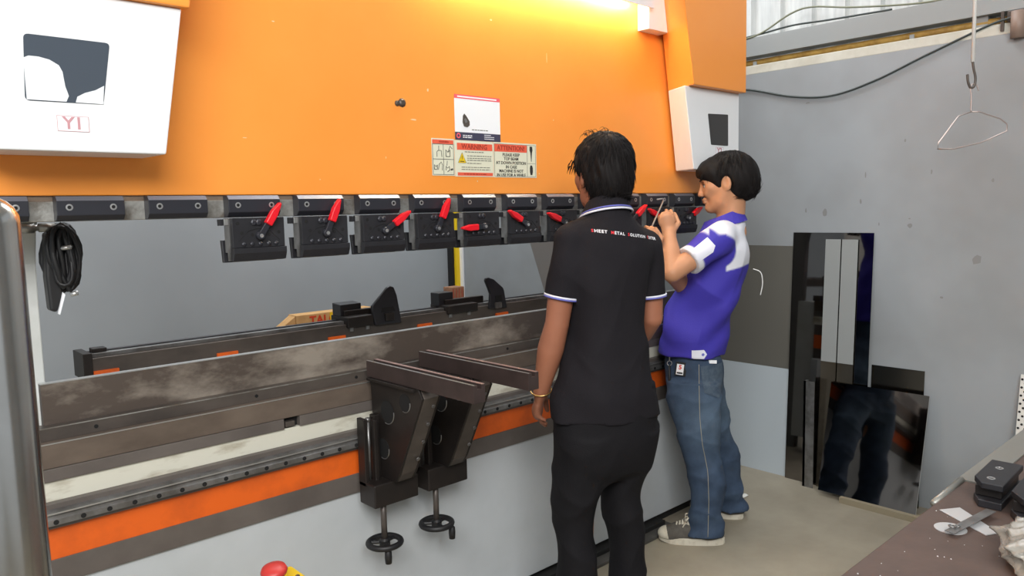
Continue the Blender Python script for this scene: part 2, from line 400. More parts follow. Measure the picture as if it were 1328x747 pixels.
# ------------------------------------------------------------------ press brake
PB = thing('press_brake', (1.74, 2.06, 0), 'large orange and white press brake with a row of tool clamps', 'machine')
def part(mb, name, m, bevel=0.0, parent=None, **k): return mb.build(name, M[m] if isinstance(m, str) else m, parent or PB, bevel=bevel, **k)
X0, X1 = 0.10, 3.24
ram = part(B(X0, X1, 2.03, 2.14, 1.526, 3.0), 'ram', 'orange', 0.003)
part(B(X0, X1, 2.034, 2.10, 1.466, 1.513), 'ram_tongue', 'steel_worn', 0.002)
part(B(X0, X1, 2.038, 2.11, 1.513, 1.526), 'ram_lip', mat('brown_worn_lip', srgb(140, 122, 106), 0.5, 0.3, var=srgb(108, 92, 80), var_scale=15))
# chips and scuffs in the paint
pc = MB()
for (x, z, w, hh) in ((1.46, 1.762, .03, .006), (1.52, 1.86, .01, .012), (2.10, 1.80, .006, .008), (2.07, 2.02, .004, .05), (2.02, 1.60, .008, .006), (1.0, 2.0, .012, .004), (1.12, 1.57, .004, .004), (1.72, 1.57, .006, .008), (1.80, 2.12, .012, .008), (0.90, 1.68, .02, .003), (1.35, 1.64, .004, .01)):
    a = [(x + w / 2 * math.cos(k * math.pi / 3) * random.uniform(.6, 1), 2.0294, z + hh / 2 * math.sin(k * math.pi / 3) * random.uniform(.6, 1)) for k in range(6)]
    pc.add(a, [(0, 1, 2, 3, 4, 5)])
stuff(part(pc, 'paint_chip', mat('bare_paint', srgb(236, 206, 160), 0.5)))
pb2 = MB()
for (x, z, w, hh) in ((1.418, 1.812, .030, .017), (1.400, 1.809, .02, .006)):
    pb2.lathe([(w / 2, 0), (w / 2.3, .004), (w / 4, .008)], (x, 2.031, z), (0, -1, 0), 9)
part(pb2, 'lifting_eye_plug', 'steel_dark')

# cylinder covers: trapezoid boxes, inner edge tapering
def cover(sign, zb, zt, yf, xo, xib, xit, xbb, xbt, m, name, yb=2.012):
    v = [(xo, yf, zb), (xib, yf, zb), (xbb, yb, zb), (xo, yb, zb), (xo, yf, zt), (xit, yf, zt), (xbt, yb, zt), (xo, yb, zt)]
    f = [(0, 1, 5, 4), (1, 2, 6, 5), (2, 3, 7, 6), (3, 0, 4, 7), (3, 2, 1, 0), (4, 5, 6, 7)]
    if sign < 0: f = [t[::-1] for t in f]
    mb = MB(); mb.add(v, f)
    return part(mb, name, m, 0.004)
lc = cover(1, 1.617, 1.957, 1.88, 0.28, 0.642, 0.699, 0.636, 0.69, 'white_paint', 'cylinder_cover', 2.03)
tag(lc, 'white cover marked Y1')
cover(1, 1.957, 2.75, 1.865, 0.27, 0.712, 0.85, 0.70, 0.84, 'orange', 'column_cover', 2.03)
rc_ = cover(-1, 1.622, 1.965, 1.88, 3.15, 2.794, 2.728, 2.852, 2.796, 'white_paint', 'cylinder_cover')
cover(-1, 1.965, 2.75, 1.845, 3.15, 2.742, 2.575, 2.796, 2.665, 'orange', 'column_cover')
# windows in the covers (dark panes with rounded corners)
def rounded(poly, r, n=4):
    out = []; P = [Vector(p) for p in poly]; m = len(P)
    for i in range(m):
        p = P[i]; a = (P[i - 1] - p).normalized(); b = (P[(i + 1) % m] - p).normalized()
        for k in range(n + 1):
            t = k / n; out.append(tuple((p + a * r) * (1 - t) ** 2 + p * 2 * t * (1 - t) + (p + b * r) * t ** 2))
    return out
wq = [(0.364, 1.72), (0.514, 1.722), (0.536, 1.857), (0.371, 1.857)]
part(MB().prism(rounded(wq, .010), 1, 1.8788, 1.884), 'window_pane', 'glass_dark', parent=lc)
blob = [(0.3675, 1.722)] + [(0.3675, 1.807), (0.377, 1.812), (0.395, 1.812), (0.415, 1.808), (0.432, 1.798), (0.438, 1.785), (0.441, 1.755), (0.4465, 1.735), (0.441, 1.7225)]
refl_mat = mat('painted_reflection', srgb(226, 230, 234), 0.4)  # pale shapes paint the reflection on the window glass
part(MB().prism(blob, 1, 1.8778, 1.8788), 'painted_reflection', refl_mat, parent=lc)
part(MB().prism([(0.459, 1.7225), (0.463, 1.735), (0.478, 1.744), (0.50, 1.752), (0.5178, 1.763), (0.5132, 1.7225)], 1, 1.8778, 1.8788), 'painted_reflection', refl_mat, parent=lc)
wq = [(2.924, 1.73), (3.059, 1.73), (3.057, 1.867), (2.899, 1.861)]
part(MB().prism(rounded(wq, .006), 1, 1.8788, 1.884), 'window_pane', mat('black_glass', srgb(52, 50, 50), 0.3), parent=rc_)
for (cx, cz, t, pr) in ((0.451, 1.6765, 'Y1', lc), (2.99, 1.705, 'Y2', rc_)):
    part(MB().box(cx - .031, cx + .031, 1.8792, 1.881, cz - .0165, cz + .0165), 'axis_plate', 'sticker_white', parent=pr)
    fr = MB()
    for (a, b, c, d) in ((-.031, .031, .0155, .0165), (-.031, .031, -.0165, -.0155), (-.031, -.030, -.0165, .0165), (.030, .031, -.0165, .0165)):
        fr.box(cx + a, cx + b, 1.8787, 1.8795, cz + c, cz + d)
    part(fr, 'plate_border', 'y_ink', parent=pr)
    part(text_mb(t, .036, (cx, 1.8787, cz), (1, 0, 0), (0, 0, 1), bold=.0008), 'lettering', 'y_ink', parent=pr)
part(MB().lathe([(.010, 0), (.010, .003), (.006, .004)], (2.79, 1.95, 2.03), (-1, .3, 0), 10), 'cover_bolt', 'steel_dark')
# machine lamp strip with white end box
lb = part(B(2.61, 2.75, 1.972, 2.03, 2.193, 2.42), 'trunking_end_box', 'white_paint', 0.002)
ls = part(B(1.45, 2.61, 1.945, 2.03, 2.315, 2.36), 'lamp_housing', 'white_paint', 0.003)
part(B(1.45, 2.61, 1.945, 1.952, 2.268, 2.315), 'lamp_lip', 'white_paint', parent=ls)
part(MB().cyl((1.50, 1.990, 2.300), (2.58, 1.990, 2.300), 0.011, 12), 'lamp_tube', 'lamp_on', parent=ls, smooth=True)

# tool clamps along the ram
prof = [(2.034, 1.5255), (2.010, 1.5240), (2.0, 1.5140), (2.0, 1.4800), (2.011, 1.4680), (2.034, 1.4665)]
def clamp_block():
    c = part(MB().prism(prof, 0, 0.232, 0.232 + 0.1455), 'tool_clamp', 'black_clamp', 0.0012)
    part(MB().prism([(2.0098, 1.5243), (1.9996, 1.5140), (2.0000, 1.5136), (2.0102, 1.5239)], 0, 0.233, 0.3765), 'bevel_edge', mat('bevel_highlight', srgb(124, 128, 140), 0.35, 0.5), parent=c)
    for dx in (.026, .120):
        s = part(MB().lathe([(.0078, 0), (.0078, .0012), (.0045, .0014), (.0042, .0002)], (0.232 + dx, 2.0003, 1.4985), (0, -1, 0), 14), 'screw', 'screw', parent=c)
        part(MB().lathe([(.0040, 0), (.0040, .0006)], (0.232 + dx, 2.0001, 1.4985), (0, -1, 0), 6), 'socket', 'hole', parent=c)
    return c
cb = clamp_block()
for i in range(1, 15):
    c = copy_tree(cb, PB); c.location.x = cb.location.x + 0.2 * i
    if i == 9: part(B(2.058, 2.147, 1.9985, 2.0002, 1.4695, 1.484), 'tape', 'sticker_white', parent=c)

# ------------------------------------------------------------------ removable tool holders under the clamps
def holder():
    x = 0.832
    r = thing('tool_holder', (x, 2.0, 1.40), 'first', 'tool holder', 'lever tool holders hanging under the press beam')
    def p(mb, name, m, bevel=0.0, parent=None, **k): return mb.build(name, M[m], parent or r, bevel=bevel, **k)
    fp = p(B(x + .003, x + .150, 1.992, 2.008, 1.3845, 1.4645), 'front_plate', 'black_oxide', 0.0012)
    p(MB().prism([(1.988, 1.384), (1.988, 1.370), (1.996, 1.350), (2.010, 1.3475), (2.010, 1.384)], 0, x + .003, x + .153), 'lower_jaw', 'black_oxide', 0.001)
    p(B(x + .001, x + .150, 2.009, 2.040, 1.372, 1.464), 'holder_core', 'steel_rail')
    p(B(x + .001, x + .150, 2.012, 2.026, 1.350, 1.372), 'tool_tang', 'steel_rail')
    p(MB().prism([(2.050, 1.405), (2.042, 1.345), (2.054, 1.345), (2.062, 1.405)], 0, x - .004, x + .147), 'back_plate', 'black_oxide', 0.001)
    p(B(x - .010, x + .001, 2.012, 2.032, 1.446, 1.462), 'side_peg', 'steel_edge', 0.001)
    p(B(x - .020, x - .010, 2.014, 2.034, 1.445, 1.462), 'peg_cap', 'black_oxide', 0.001)
    st = MB()
    for k, dx in enumerate((.032, .055, .0785, .102, .124)):
        st.lathe([(.0062, 0), (.0058, .002), (.003, .0042), (.0005, .0046)], (x + dx, 1.9915, 1.394), (0, -1, 0), 10)
    stuff(p(st, 'stud_row', 'black_clamp', smooth=False))
    hl = MB()
    for dx, z in ((.018, 1.450), (.028, 1.424), (.057, 1.4185), (.105, 1.4185), (.133, 1.424), (.028, 1.362), (.066, 1.362), (.104, 1.362), (.138, 1.362)):
        hl.lathe([(.005 if z > 1.37 else .003, 0), (.005 if z > 1.37 else .003, .0008)], (x + dx, 1.9920 if z > 1.37 else 1.9925, z), (0, -1, 0), 8)
    stuff(p(hl, 'socket_holes', 'hole'))
    p(MB().lathe([(.0085, 0), (.0085, .004), (.005, .006)], (x + .062, 1.992, 1.4515), (0, -1, 0), 12).lathe([(.0085, 0), (.0085, .004), (.005, .006)], (x + .076, 1.992, 1.4515), (0, -1, 0), 12), 'knurled_pin', 'black_clamp')
    wv = MB()   # engraved wave line below the pivot
    wv.tube([(x + .018, 1.9917, 1.402), (x + .045, 1.9917, 1.428), (x + .055, 1.9917, 1.431), (x + .075, 1.9917, 1.436), (x + .098, 1.9917, 1.431), (x + .108, 1.9917, 1.428), (x + .135, 1.9917, 1.402)], 0.0009, 4)
    p(wv, 'engraved_line', 'hole')
    # lever: built pointing straight up, turned about its pivot
    pv = (x + .0765, 1.990, 1.4155)
    lv = MB().prism([(pv[0] - .0085, pv[2] - .006), (pv[0] + .0085, pv[2] - .006), (pv[0] + .0075, pv[2] + .045), (pv[0] - .0075, pv[2] + .045)], 1, 1.978, 1.986).build('lever', M['black_clamp'], r, bevel=0.001, origin=pv)
    MB().lathe([(.0115, 0), (.0115, .010), (.009, .013)], pv, (0, -1, 0), 16).build('pivot_hub', M['black_clamp'], lv)
    MB().lathe([(.0055, .013), (.0055, .0145)], pv, (0, -1, 0), 8).build('pivot_screw', M['screw'], lv)
    gx, gz = pv[0], pv[2]
    g = MB().prism([(gx - .0100, gz + .036), (gx + .0100, gz + .036), (gx + .0105, gz + .070), (gx + .004, gz + .104), (gx - .0025, gz + .106), (gx - .0105, gz + .074)], 1, 1.970, 1.988).build('red_grip', M['red_grip'], lv, bevel=0.003)
    return r, lv
h0, lv0 = holder()
levers = [(.058, .088), (.043, .099), (.097, .063), (.046, .097), (-.085, -.003), (-.07, .039), (-.075, .03), (.05, .09), (.089, .064), (-.09, .041), (.092, .045)]
hl_labels = [
 'first tool holder from the left, red lever tilted up to the right',
 'second tool holder from the left, red lever nearly upright',
 'third tool holder from the left, red lever slanted low right into the gap',
 'fourth tool holder from the left, red lever steeply upright, before the yellow post',
 'fifth tool holder from the left, red lever lying flat to the left',
 'sixth tool holder from the left, short red lever tilted up to the left',
 'seventh tool holder from the left, below the clamp with white tape',
 'tool holder wholly behind the head and shoulder of the man in black',
 'tool holder just right of the black shirt, red lever slanting up right',
 'tool holder under the hand of the man in blue, red lever pointing left',
 'last tool holder on the right, red lever in front of the blue shirted man',
]
for i, (dx, dz) in enumerate(levers):
    r = h0 if i == 0 else copy_tree(h0)
    if i: r.location.x += 0.2 * i
    r['label'] = hl_labels[i]
    for c in r.children:
        if c.name.split('.')[0] == 'lever': c.rotation_euler = (0, math.atan2(dx, dz), 0)

M['frame_shaded'] = mat('shaded_frame_paint', srgb(118, 116, 114), 0.5)  # darkened frame colour: shade painted into the right frame
# ------------------------------------------------------------------ side frames, bed and front
for x, rr in ((0.40, 0), (3.04, 1)):
    top = 3.0
    if rr: pl = [(2.27, 0.0), (3.0, 0.0), (3.0, 0.979), (3.13, 1.30), (3.35, 1.6), (3.35, top), (2.14, top), (2.14, 1.53), (2.20, 1.46), (2.25, 1.40), (2.27, 1.30)]
    else: pl = [(2.24, 0.0), (3.2, 0.0), (3.2, top), (2.14, top), (2.14, 1.53), (2.22, 1.44), (2.252, 1.36), (2.262, 1.25), (2.262, 1.05), (2.24, 0.93)]
    part(MB().prism(pl, 0, x - .02, x + .03), 'side_frame', 'frame_shaded' if rr else 'frame_paint', 0.003)
ft = MB()
for k in range(3): ft.cyl((0.34 + .045 * k, 2.19, 1.452), (0.375 + .045 * k, 2.19, 1.452), 0.011 + .002 * (k % 2), 12)
ft.cyl((0.30, 2.19, 1.452), (0.47, 2.19, 1.452), 0.008, 10)
part(ft, 'hose_fitting', 'steel_worn', smooth=True)

LX0, LX1 = 0.12, 3.20
part(B(LX0, 3.245, 2.068, 2.11, 0.05, 0.594), 'front_panel', 'panel_paint', 0.003)
part(B(LX0 + .02, 3.2, 2.10, 2.14, 0.0, 0.05), 'toe_kick', 'black_gap')
part(B(LX0 + .02, 2.83, 1.985, 2.10, 0.0, 0.014), 'base_bar', 'kick', 0.002)
part(B(LX0 + .02, 2.80, 2.035, 2.10, 0.014, 0.034), 'base_angle', 'black_gap', 0.002)
part(B(LX0, LX1, 2.060, 2.12, 0.594, 0.655), 'steel_band', 'band', 0.001)
part(B(LX0, LX1, 2.064, 2.12, 0.655, 0.735), 'orange_band', 'orange_dirty')
part(B(LX0, LX1, 2.050, 2.12, 0.735, 0.797), 'rail_mount', 'band', 0.0015)
rl = part(MB().prism([(2.050, 0.745), (2.034, 0.748), (2.034, 0.762), (2.038, 0.766), (2.038, 0.770), (2.034, 0.774), (2.034, 0.780), (2.050, 0.784)], 0, LX0, LX1), 'linear_rail', 'steel_rail')
part(MB().box(LX0, LX1, 2.0325, 2.034, 0.7755, 0.7785), 'bright_line', 'steel_edge', parent=rl)
hb = MB()
for k in range(52): hb.lathe([(.0062, 0), (.0062, .0012)], (0.150 + .0585 * k, 2.0342, 0.7555), (0, -1, 0), 10)
stuff(part(hb, 'rail_bolts', 'hole', parent=rl))
part(B(LX0, LX1, 2.070, 2.13, 0.797, 0.846), 'bed_face', 'bed_paint')
part(B(LX0, 0.985, 2.064, 2.13, 0.846, 0.877), 'lower_bar', 'band', 0.001)
part(B(1.035, LX1, 2.064, 2.13, 0.846, 0.877), 'lower_bar', 'band', 0.001)
part(B(0.985, 1.035, 2.085, 2.13, 0.846, 0.877), 'clamp_slot', 'hole')
part(B(0.99, 1.02, 2.066, 2.085, 0.850, 0.866), 'slot_bolt', 'steel_dark', 0.002)
part(B(LX0, LX1, 2.066, 2.13, 0.878, 0.937), 'die_rail', 'steel_brown', 0.001)
part(B(LX0, LX1, 2.065, 2.067, 0.936, 0.939), 'die_rail_highlight', 'steel_edge')  # thin bright strip paints the highlight along this edge
part(B(0.37, LX1, 2.096, 2.14, 0.937, 0.970), 'die_base', 'steel_dark', 0.001)
part(B(0.37, LX1, 2.0955, 2.0975, 0.968, 0.9705), 'die_base_highlight', 'steel_worn')  # paler strip paints the light caught along the ledge
part(B(0.393, 3.05, 2.13, 2.152, 0.955, 1.0715), 'bed_plate', 'steel_stained', 0.0008)
part(B(0.393, 3.05, 2.1295, 2.153, 1.0705, 1.0725), 'bed_plate_edge', 'steel_edge')
sb = MB()
for x in (0.50, 0.92, 1.25, 1.6, 1.9, 2.3): sb.lathe([(.005, 0), (.005, .002)], (x, 2.096, 0.953), (0, -1, 0), 8)
part(sb, 'set_screws', 'hole')
# bed interior between the plates
part(B(LX0 + .04, LX1 - .02, 2.13, 2.24, 0.10, 0.93), 'bed_core', 'frame_paint')

# ------------------------------------------------------------------ back gauge behind the bed
BG = thing('back_gauge', (1.6, 2.5, 1.0), 'dark back gauge beam with two stop fingers behind the bed', 'back gauge')
def bgp(mb, name, m, bevel=0.0, parent=None, **k): return mb.build(name, M[m] if isinstance(m, str) else m, parent or BG, bevel=bevel, **k)
bgp(B(0.59, 2.95, 2.50, 2.60, 1.005, 1.058), 'beam', 'steel_dark', 0.002)
bgp(B(0.585, 2.95, 2.515, 2.540, 1.058, 1.070), 'guide_rail', 'steel_rail', 0.001)
bgp(B(0.585, 2.95, 2.565, 2.585, 1.058, 1.070), 'guide_rail', 'black_oxide', 0.001)
bgp(B(0.575, 0.60, 2.495, 2.61, 0.995, 1.075), 'end_block', 'black_iron', 0.002)
bgp(B(0.61, 0.65, 2.53, 2.57, 1.07, 1.082), 'end_stop', 'black_iron', 0.002)
rk = MB()
for k in range(60): rk.box(0.95 + k * .012, 0.956 + k * .012, 2.545, 2.558, 1.058, 1.066)
stuff(bgp(rk, 'rack_teeth', 'steel_edge'))
for x in (0.60, 0.97, 1.38, 1.78, 2.2): bgp(B(x, x + .07, 2.492, 2.50, 1.0, 1.020), 'orange_lug', 'orange_dirty')
bgp(B(0.64, 0.70, 2.56, 2.62, 0.0, 1.005), 'beam_support', 'black_iron')
bgp(B(2.80, 2.86, 2.56, 2.62, 0.0, 1.005), 'beam_support', 'black_iron')
def finger(dx):
    """stop finger: carriage on the beam, forked arm, tall shield"""
    f = bgp(B(1.458 + dx, 1.57 + dx, 2.485, 2.61, 1.045, 1.085), 'gauge_finger', 'black_iron', 0.003)
    bgp(MB().prism([(2.54, 1.085), (2.60, 1.085), (2.60, 1.132), (2.54, 1.128)], 0, 1.460 + dx, 1.55 + dx), 'slide_block', 'black_oxide', 0.002, parent=f)
    bgp(B(1.47 + dx, 1.62 + dx, 2.53, 2.555, 1.075, 1.105), 'slide_arm', 'black_iron', 0.003, parent=f)
    sh = [(1.575, 1.042), (1.695, 1.040), (1.676, 1.15), (1.664, 1.182), (1.648, 1.188), (1.632, 1.183), (1.562, 1.118), (1.560, 1.10)]
    bgp(MB().prism([(a + dx, b) for a, b in sh], 1, 2.480, 2.494), 'stop_shield', 'black_oxide', 0.004, parent=f)
    bgp(B(1.615 + dx, 1.655 + dx, 2.470, 2.482, 1.055, 1.085), 'stop_block', 'black_iron', 0.003, parent=f)
    bgp(MB().prism([(1.60 + dx, 1.09), (1.665 + dx, 1.09), (1.655 + dx, 1.108), (1.605 + dx, 1.108)], 1, 2.4785, 2.481), 'shield_slot', 'hole', parent=f)
    for k in range(2): bgp(MB().cyl((1.48 + .07 * k + dx, 2.50, 1.03), (1.48 + .07 * k + dx, 2.50, 1.048), 0.008, 10), 'leg_pin', 'steel_rail', parent=f)
finger(0.0)
def finger2():
    dx = 0.0
    f = bgp(B(1.93, 2.09, 2.485, 2.61, 1.045, 1.08), 'gauge_finger', 'black_iron', 0.003)
    bgp(B(1.925, 2.00, 2.54, 2.60, 1.075, 1.13), 'slide_block', 'black_oxide', 0.003, parent=f)
    bgp(B(1.95, 2.16, 2.53, 2.555, 1.06, 1.10), 'slide_arm', 'black_iron', 0.003, parent=f)
    sh = [(2.150, 1.045), (2.255, 1.040), (2.238, 1.120), (2.232, 1.132), (2.180, 1.172), (2.150, 1.182), (2.135, 1.180), (2.131, 1.168), (2.150, 1.13), (2.158, 1.11)]
    bgp(MB().prism(sh, 1, 2.480, 2.494), 'stop_shield', 'black_oxide', 0.004, parent=f)
    bgp(MB().prism([(2.185, 1.075), (2.225, 1.075), (2.22, 1.10), (2.185, 1.10)], 1, 2.4785, 2.481), 'shield_slot', 'hole', parent=f)
    bgp(B(2.18, 2.215, 2.470, 2.482, 1.045, 1.07), 'stop_block', 'steel_rail', 0.003, parent=f)
    for k in range(2): bgp(MB().cyl((1.95 + .1 * k, 2.50, 1.03), (1.95 + .1 * k, 2.50, 1.048), 0.008, 10), 'leg_pin', 'steel_rail', parent=f)
finger2()

# ------------------------------------------------------------------ sheet support arms on the front rail
def support(x, label):
    r = thing('sheet_support_arm', (x, 2.0, 0.75), label, 'support arm', 'sheet support arms on the front rail')
    def p(mb, name, m, bevel=0.0, parent=None, **k): return mb.build(name, M[m] if isinstance(m, str) else m, parent or r, bevel=bevel, **k)
    w = .040
    bar = p(MB().prism([(x, .958), (x + w, .958), (x + w, 1.008), (x + w - .013, 1.008), (x + w - .013, .996), (x + .013, .996), (x + .013, 1.008), (x, 1.008)], 1, 1.535, 2.062), 'arm_bar', 'arm_bar', 0.001)
    p(B(x + .001, x + .004, 1.537, 2.06, 1.0078, 1.0092), 'bright_edge', 'steel_edge', parent=bar)
    p(B(x + w - .012, x + w - .001, 1.537, 2.06, 1.0078, 1.0090), 'worn_lip', mat('worn_brown', srgb(150, 122, 116), 0.4, 0.3), parent=bar)
    # gusset plates with round cut-outs, joined by a sloping web
    def gus(xa, xb):
        g = p(MB().prism([(2.045, .957), (1.79, .957), (1.772, .93), (1.905, .672), (1.925, .645), (2.035, .645)], 0, xa, xb), 'gusset', 'black_iron', 0.001)
        for (yy, zz, rr) in ((1.955, .86, .036), (1.985, .74, .032), (1.86, .905, .028)):
            p(MB().lathe([(rr, 0), (rr, .001)], (xa - .0002, yy, zz), (-1, 0, 0), 24), 'cut_out', 'hole', parent=g)
            p(MB().tube([(xa - .0012, yy + rr * math.cos(a), zz + rr * math.sin(a)) for a in [math.pi * (.95 + .055 * k) for k in range(13)]], .0018, 5), 'cut_out_rim', 'steel_rail', parent=g)
    gus(x + .002, x + .010); gus(x + .062, x + .070)
    p(MB().prism([(1.79, .957), (1.772, .93), (1.905, .672), (1.925, .645), (1.935, .645), (1.915, .674), (1.782, .932), (1.80, .957)], 0, x + .010, x + .062), 'sloping_web', 'steel_dark', 0.001)
    bo = MB()
    for zz in (.90, .84, .78, .72): bo.lathe([(.006, 0), (.006, .004)], (x + .052, 1.772 + (.93 - zz) * .483 + .002, zz), (0, -.9, -.44), 10)
    p(bo, 'web_bolts', 'steel_rail')
    p(B(x - .01, x + .075, 1.80, 2.05, .948, .957), 'top_plate', 'black_iron', 0.001)
    # carriage riding on the rail
    car = p(B(x - .062, x + .10, 1.945, 2.0318, .572, .645), 'carriage', 'black_iron', 0.004)
    p(B(x - .062, x - .048, 1.992, 2.0318, .63, .842), 'guide_cheek', 'black_iron', 0.002, parent=car)
    p(B(x - .030, x - .016, 1.985, 2.0318, .63, .835), 'guide_cheek', 'black_iron', 0.002, parent=car)
    p(MB().cyl((x - .039, 2.005, .64), (x - .039, 2.005, .838), .006, 10).lathe([(.009, 0), (.009, .008), (.005, .011)], (x - .039, 2.005, .832), (0, 0, 1), 12), 'guide_rod', 'steel_rail', parent=car, smooth=True)
    p(B(x - .016, x + .10, 2.006, 2.0318, .64, .845), 'back_plate', 'black_iron', 0.002, parent=car)
    # height screw with handwheel
    sx = x - .020; sy = 1.966
    p(B(sx - .02, sx + .02, sy - .02, 2.0, .585, .615), 'screw_nut', 'black_iron', 0.003)
    p(MB().cyl((sx, sy, .435), (sx, sy, .60), .0095, 12), 'screw_spindle', 'steel_dark', smooth=True)
    hw = p(MB().torus((sx, sy, .450), (0, 0, 1), .050, .0095, 28, 10), 'handwheel', 'black_rubber', smooth=True)
    sp = MB()
    for a in (0.3, 0.3 + 2.094, 0.3 + 4.189): sp.tube([(sx, sy, .452), (sx + .048 * math.cos(a), sy + .048 * math.sin(a), .450)], .0065, 8)
    sp.lathe([(.017, -.010), (.017, .008), (.012, .014)], (sx, sy, .45), (0, 0, 1), 16)
    p(sp, 'wheel_hub', 'black_rubber', parent=hw)
    return r, hw, sx, sy
for x, lab, hang in ((1.268, 'nearer sheet support arm, left of the pair under the bed', (-.012, -.036)), (1.470, 'farther sheet support arm, right of the pair beside the black shirted man', (.036, -.034))):
    r, hw, sx, sy = support(x, lab)
    MB().lathe([(.006, 0), (.006, .008), (.0105, .012), (.0115, .03), (.0100, .05)], (sx + hang[0], sy + hang[1], .447), (0, 0, -1), 12).build('crank_handle', M['black_rubber'], hw, smooth=True)

# ------------------------------------------------------------------ stickers on the ram
SY = 2.0292
def lines(mb, x0, x1, zs, hgt=.0022, seed=1):
    rn = random.Random(seed)
    for z in zs:
        x = x0
        while x < x1:
            w = rn.uniform(.006, .016); mb.box(x, min(x + w, x1), SY - .0011, SY - .0008, z - hgt / 2, z + hgt / 2); x += w + .0025
    return mb
def flat(x0, x1, z0, z1, d=0.0006): return B(x0, x1, SY - d, SY, z0, z1)
# tall notice
nt_ = part(flat(1.627, 1.830, 1.707, 1.857), 'notice_sticker', 'sticker_white')
part(flat(1.627, 1.830, 1.844, 1.857, .0009), 'header_band', 'sticker_pink', parent=nt_)
part(flat(1.640, 1.815, 1.848, 1.8525, .0011), 'header_text_line', 'sticker_white', parent=nt_)
part(flat(1.627, 1.830, 1.707, 1.733, .0009), 'footer_band', 'sticker_navy', parent=nt_)
stuff(part(lines(MB(), 1.660, 1.700, (1.7225, 1.7165), .003, 4).box(1.755, 1.785, SY - .0011, SY - .0008, 1.7265, 1.7285).box(1.755, 1.80, SY - .0011, SY - .0008, 1.720, 1.722).box(1.755, 1.80, SY - .0011, SY - .0008, 1.7135, 1.7155), 'footer_text', 'sticker_white', parent=nt_))
part(MB().lathe([(.009, 0), (.009, .0002)], (1.641, SY - .0009, 1.721), (0, -1, 0), 20), 'round_emblem', 'sticker_pink', parent=nt_)
part(MB().lathe([(.0045, 0), (.0045, .0002)], (1.641, SY - .0011, 1.721), (0, -1, 0), 12), 'emblem_centre', 'sticker_navy', parent=nt_)
part(lines(MB(), 1.700, 1.772, (1.743,), .003, 9), 'small_print', 'ink_grey', parent=nt_)
part(MB().prism([(1.662, 1.787), (1.668, 1.795), (1.676, 1.788), (1.690, 1.770), (1.690, 1.757), (1.680, 1.750), (1.666, 1.752), (1.660, 1.766)], 1, SY - .002, SY - .0006), 'tape_dab', 'steel_dark', parent=nt_)
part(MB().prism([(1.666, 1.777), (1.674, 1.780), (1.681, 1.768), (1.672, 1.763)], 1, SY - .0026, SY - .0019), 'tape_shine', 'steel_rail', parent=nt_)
# pictogram sticker
pg = part(flat(1.527, 1.621, 1.587, 1.708), 'pictogram_sticker', 'sticker')
part(flat(1.530, 1.618, 1.691, 1.704, .0009), 'header_band', 'sticker_red', parent=pg)
part(text_mb('WARNING', .0085, (1.578, SY - .0012, 1.6975), (1, 0, 0), (0, 0, 1)), 'lettering', 'ink_red', parent=pg)
gr = MB()
for a in (1.530, 1.574, 1.6165): gr.box(a, a + .0015, SY - .001, SY - .0006, 1.591, 1.690)
for b in (1.590, 1.640, 1.689): gr.box(1.530, 1.618, SY - .001, SY - .0006, b, b + .0015)
part(gr, 'grid_lines', 'ink', parent=pg)
dr = MB()
def stroke(pts, w=.0011): dr.tube([(a, SY - .0009, b) for a, b in pts], w, 4)
stroke([(1.548, 1.648), (1.548, 1.664), (1.553, 1.669), (1.566, 1.669), (1.568, 1.648)]); stroke([(1.556, 1.668), (1.556, 1.684)])
stroke([(1.585, 1.650), (1.585, 1.672), (1.594, 1.664), (1.602, 1.672), (1.602, 1.650), (1.585, 1.650)], .0014); stroke([(1.594, 1.664), (1.603, 1.684), (1.612, 1.676)])
stroke([(1.536, 1.607), (1.536, 1.622), (1.543, 1.616), (1.548, 1.622), (1.548, 1.607), (1.536, 1.607)], .0014); stroke([(1.552, 1.606), (1.556, 1.624), (1.564, 1.632), (1.570, 1.622), (1.568, 1.604)])
stroke([(1.584, 1.605), (1.584, 1.618), (1.591, 1.612), (1.598, 1.618), (1.600, 1.606), (1.590, 1.600)], .0013); stroke([(1.588, 1.620), (1.590, 1.636)]); stroke([(1.604, 1.607), (1.612, 1.609)], .003)
part(dr, 'pictograms', 'ink', parent=pg)
# warning sticker
wn = part(flat(1.6225, 1.794, 1.585, 1.706), 'warning_sticker', 'sticker')
part(flat(1.633, 1.790, 1.674, 1.697, .0009), 'header_band', 'sticker_red', parent=wn)
part(text_mb('WARNING', .0235, (1.7095, SY - .0012, 1.6855), (1, 0, 0), (0, 0, 1), bold=.0003), 'lettering', 'ink_red', parent=wn)
part(flat(1.633, 1.790, 1.588, 1.599, .0009), 'footer_band', 'sticker_red', parent=wn)
part(lines(MB(), 1.66, 1.762, (1.5935,), .003, 3), 'footer_text', 'ink_red', parent=wn)
part(lines(lines(lines(lines(MB(), 1.666, 1.752, (1.668,), .003, 12), 1.676, 1.785, (1.655, 1.647, 1.640), .0028, 13), 1.676, 1.738, (1.630,), .0028, 14), 1.650, 1.778, (1.6165, 1.609), .0026, 15), 'small_print', 'ink_grey', parent=wn)
tr = part(MB().prism([(1.636, 1.631), (1.671, 1.631), (1.6535, 1.665)], 1, SY - .0010, SY - .0006), 'hazard_triangle', 'yellow', parent=wn)
tb = MB(); tb.tube([(1.636, SY - .0012, 1.631), (1.671, SY - .0012, 1.631), (1.6535, SY - .0012, 1.665)], .0007, 4, closed=True)
part(tb.box(1.6526, 1.6544, SY - .0014, SY - .001, 1.6445, 1.655).box(1.6526, 1.6544, SY - .0014, SY - .001, 1.6405, 1.6425).box(1.645, 1.662, SY - .0014, SY - .001, 1.6345, 1.637), 'triangle_mark', 'ink', parent=wn)
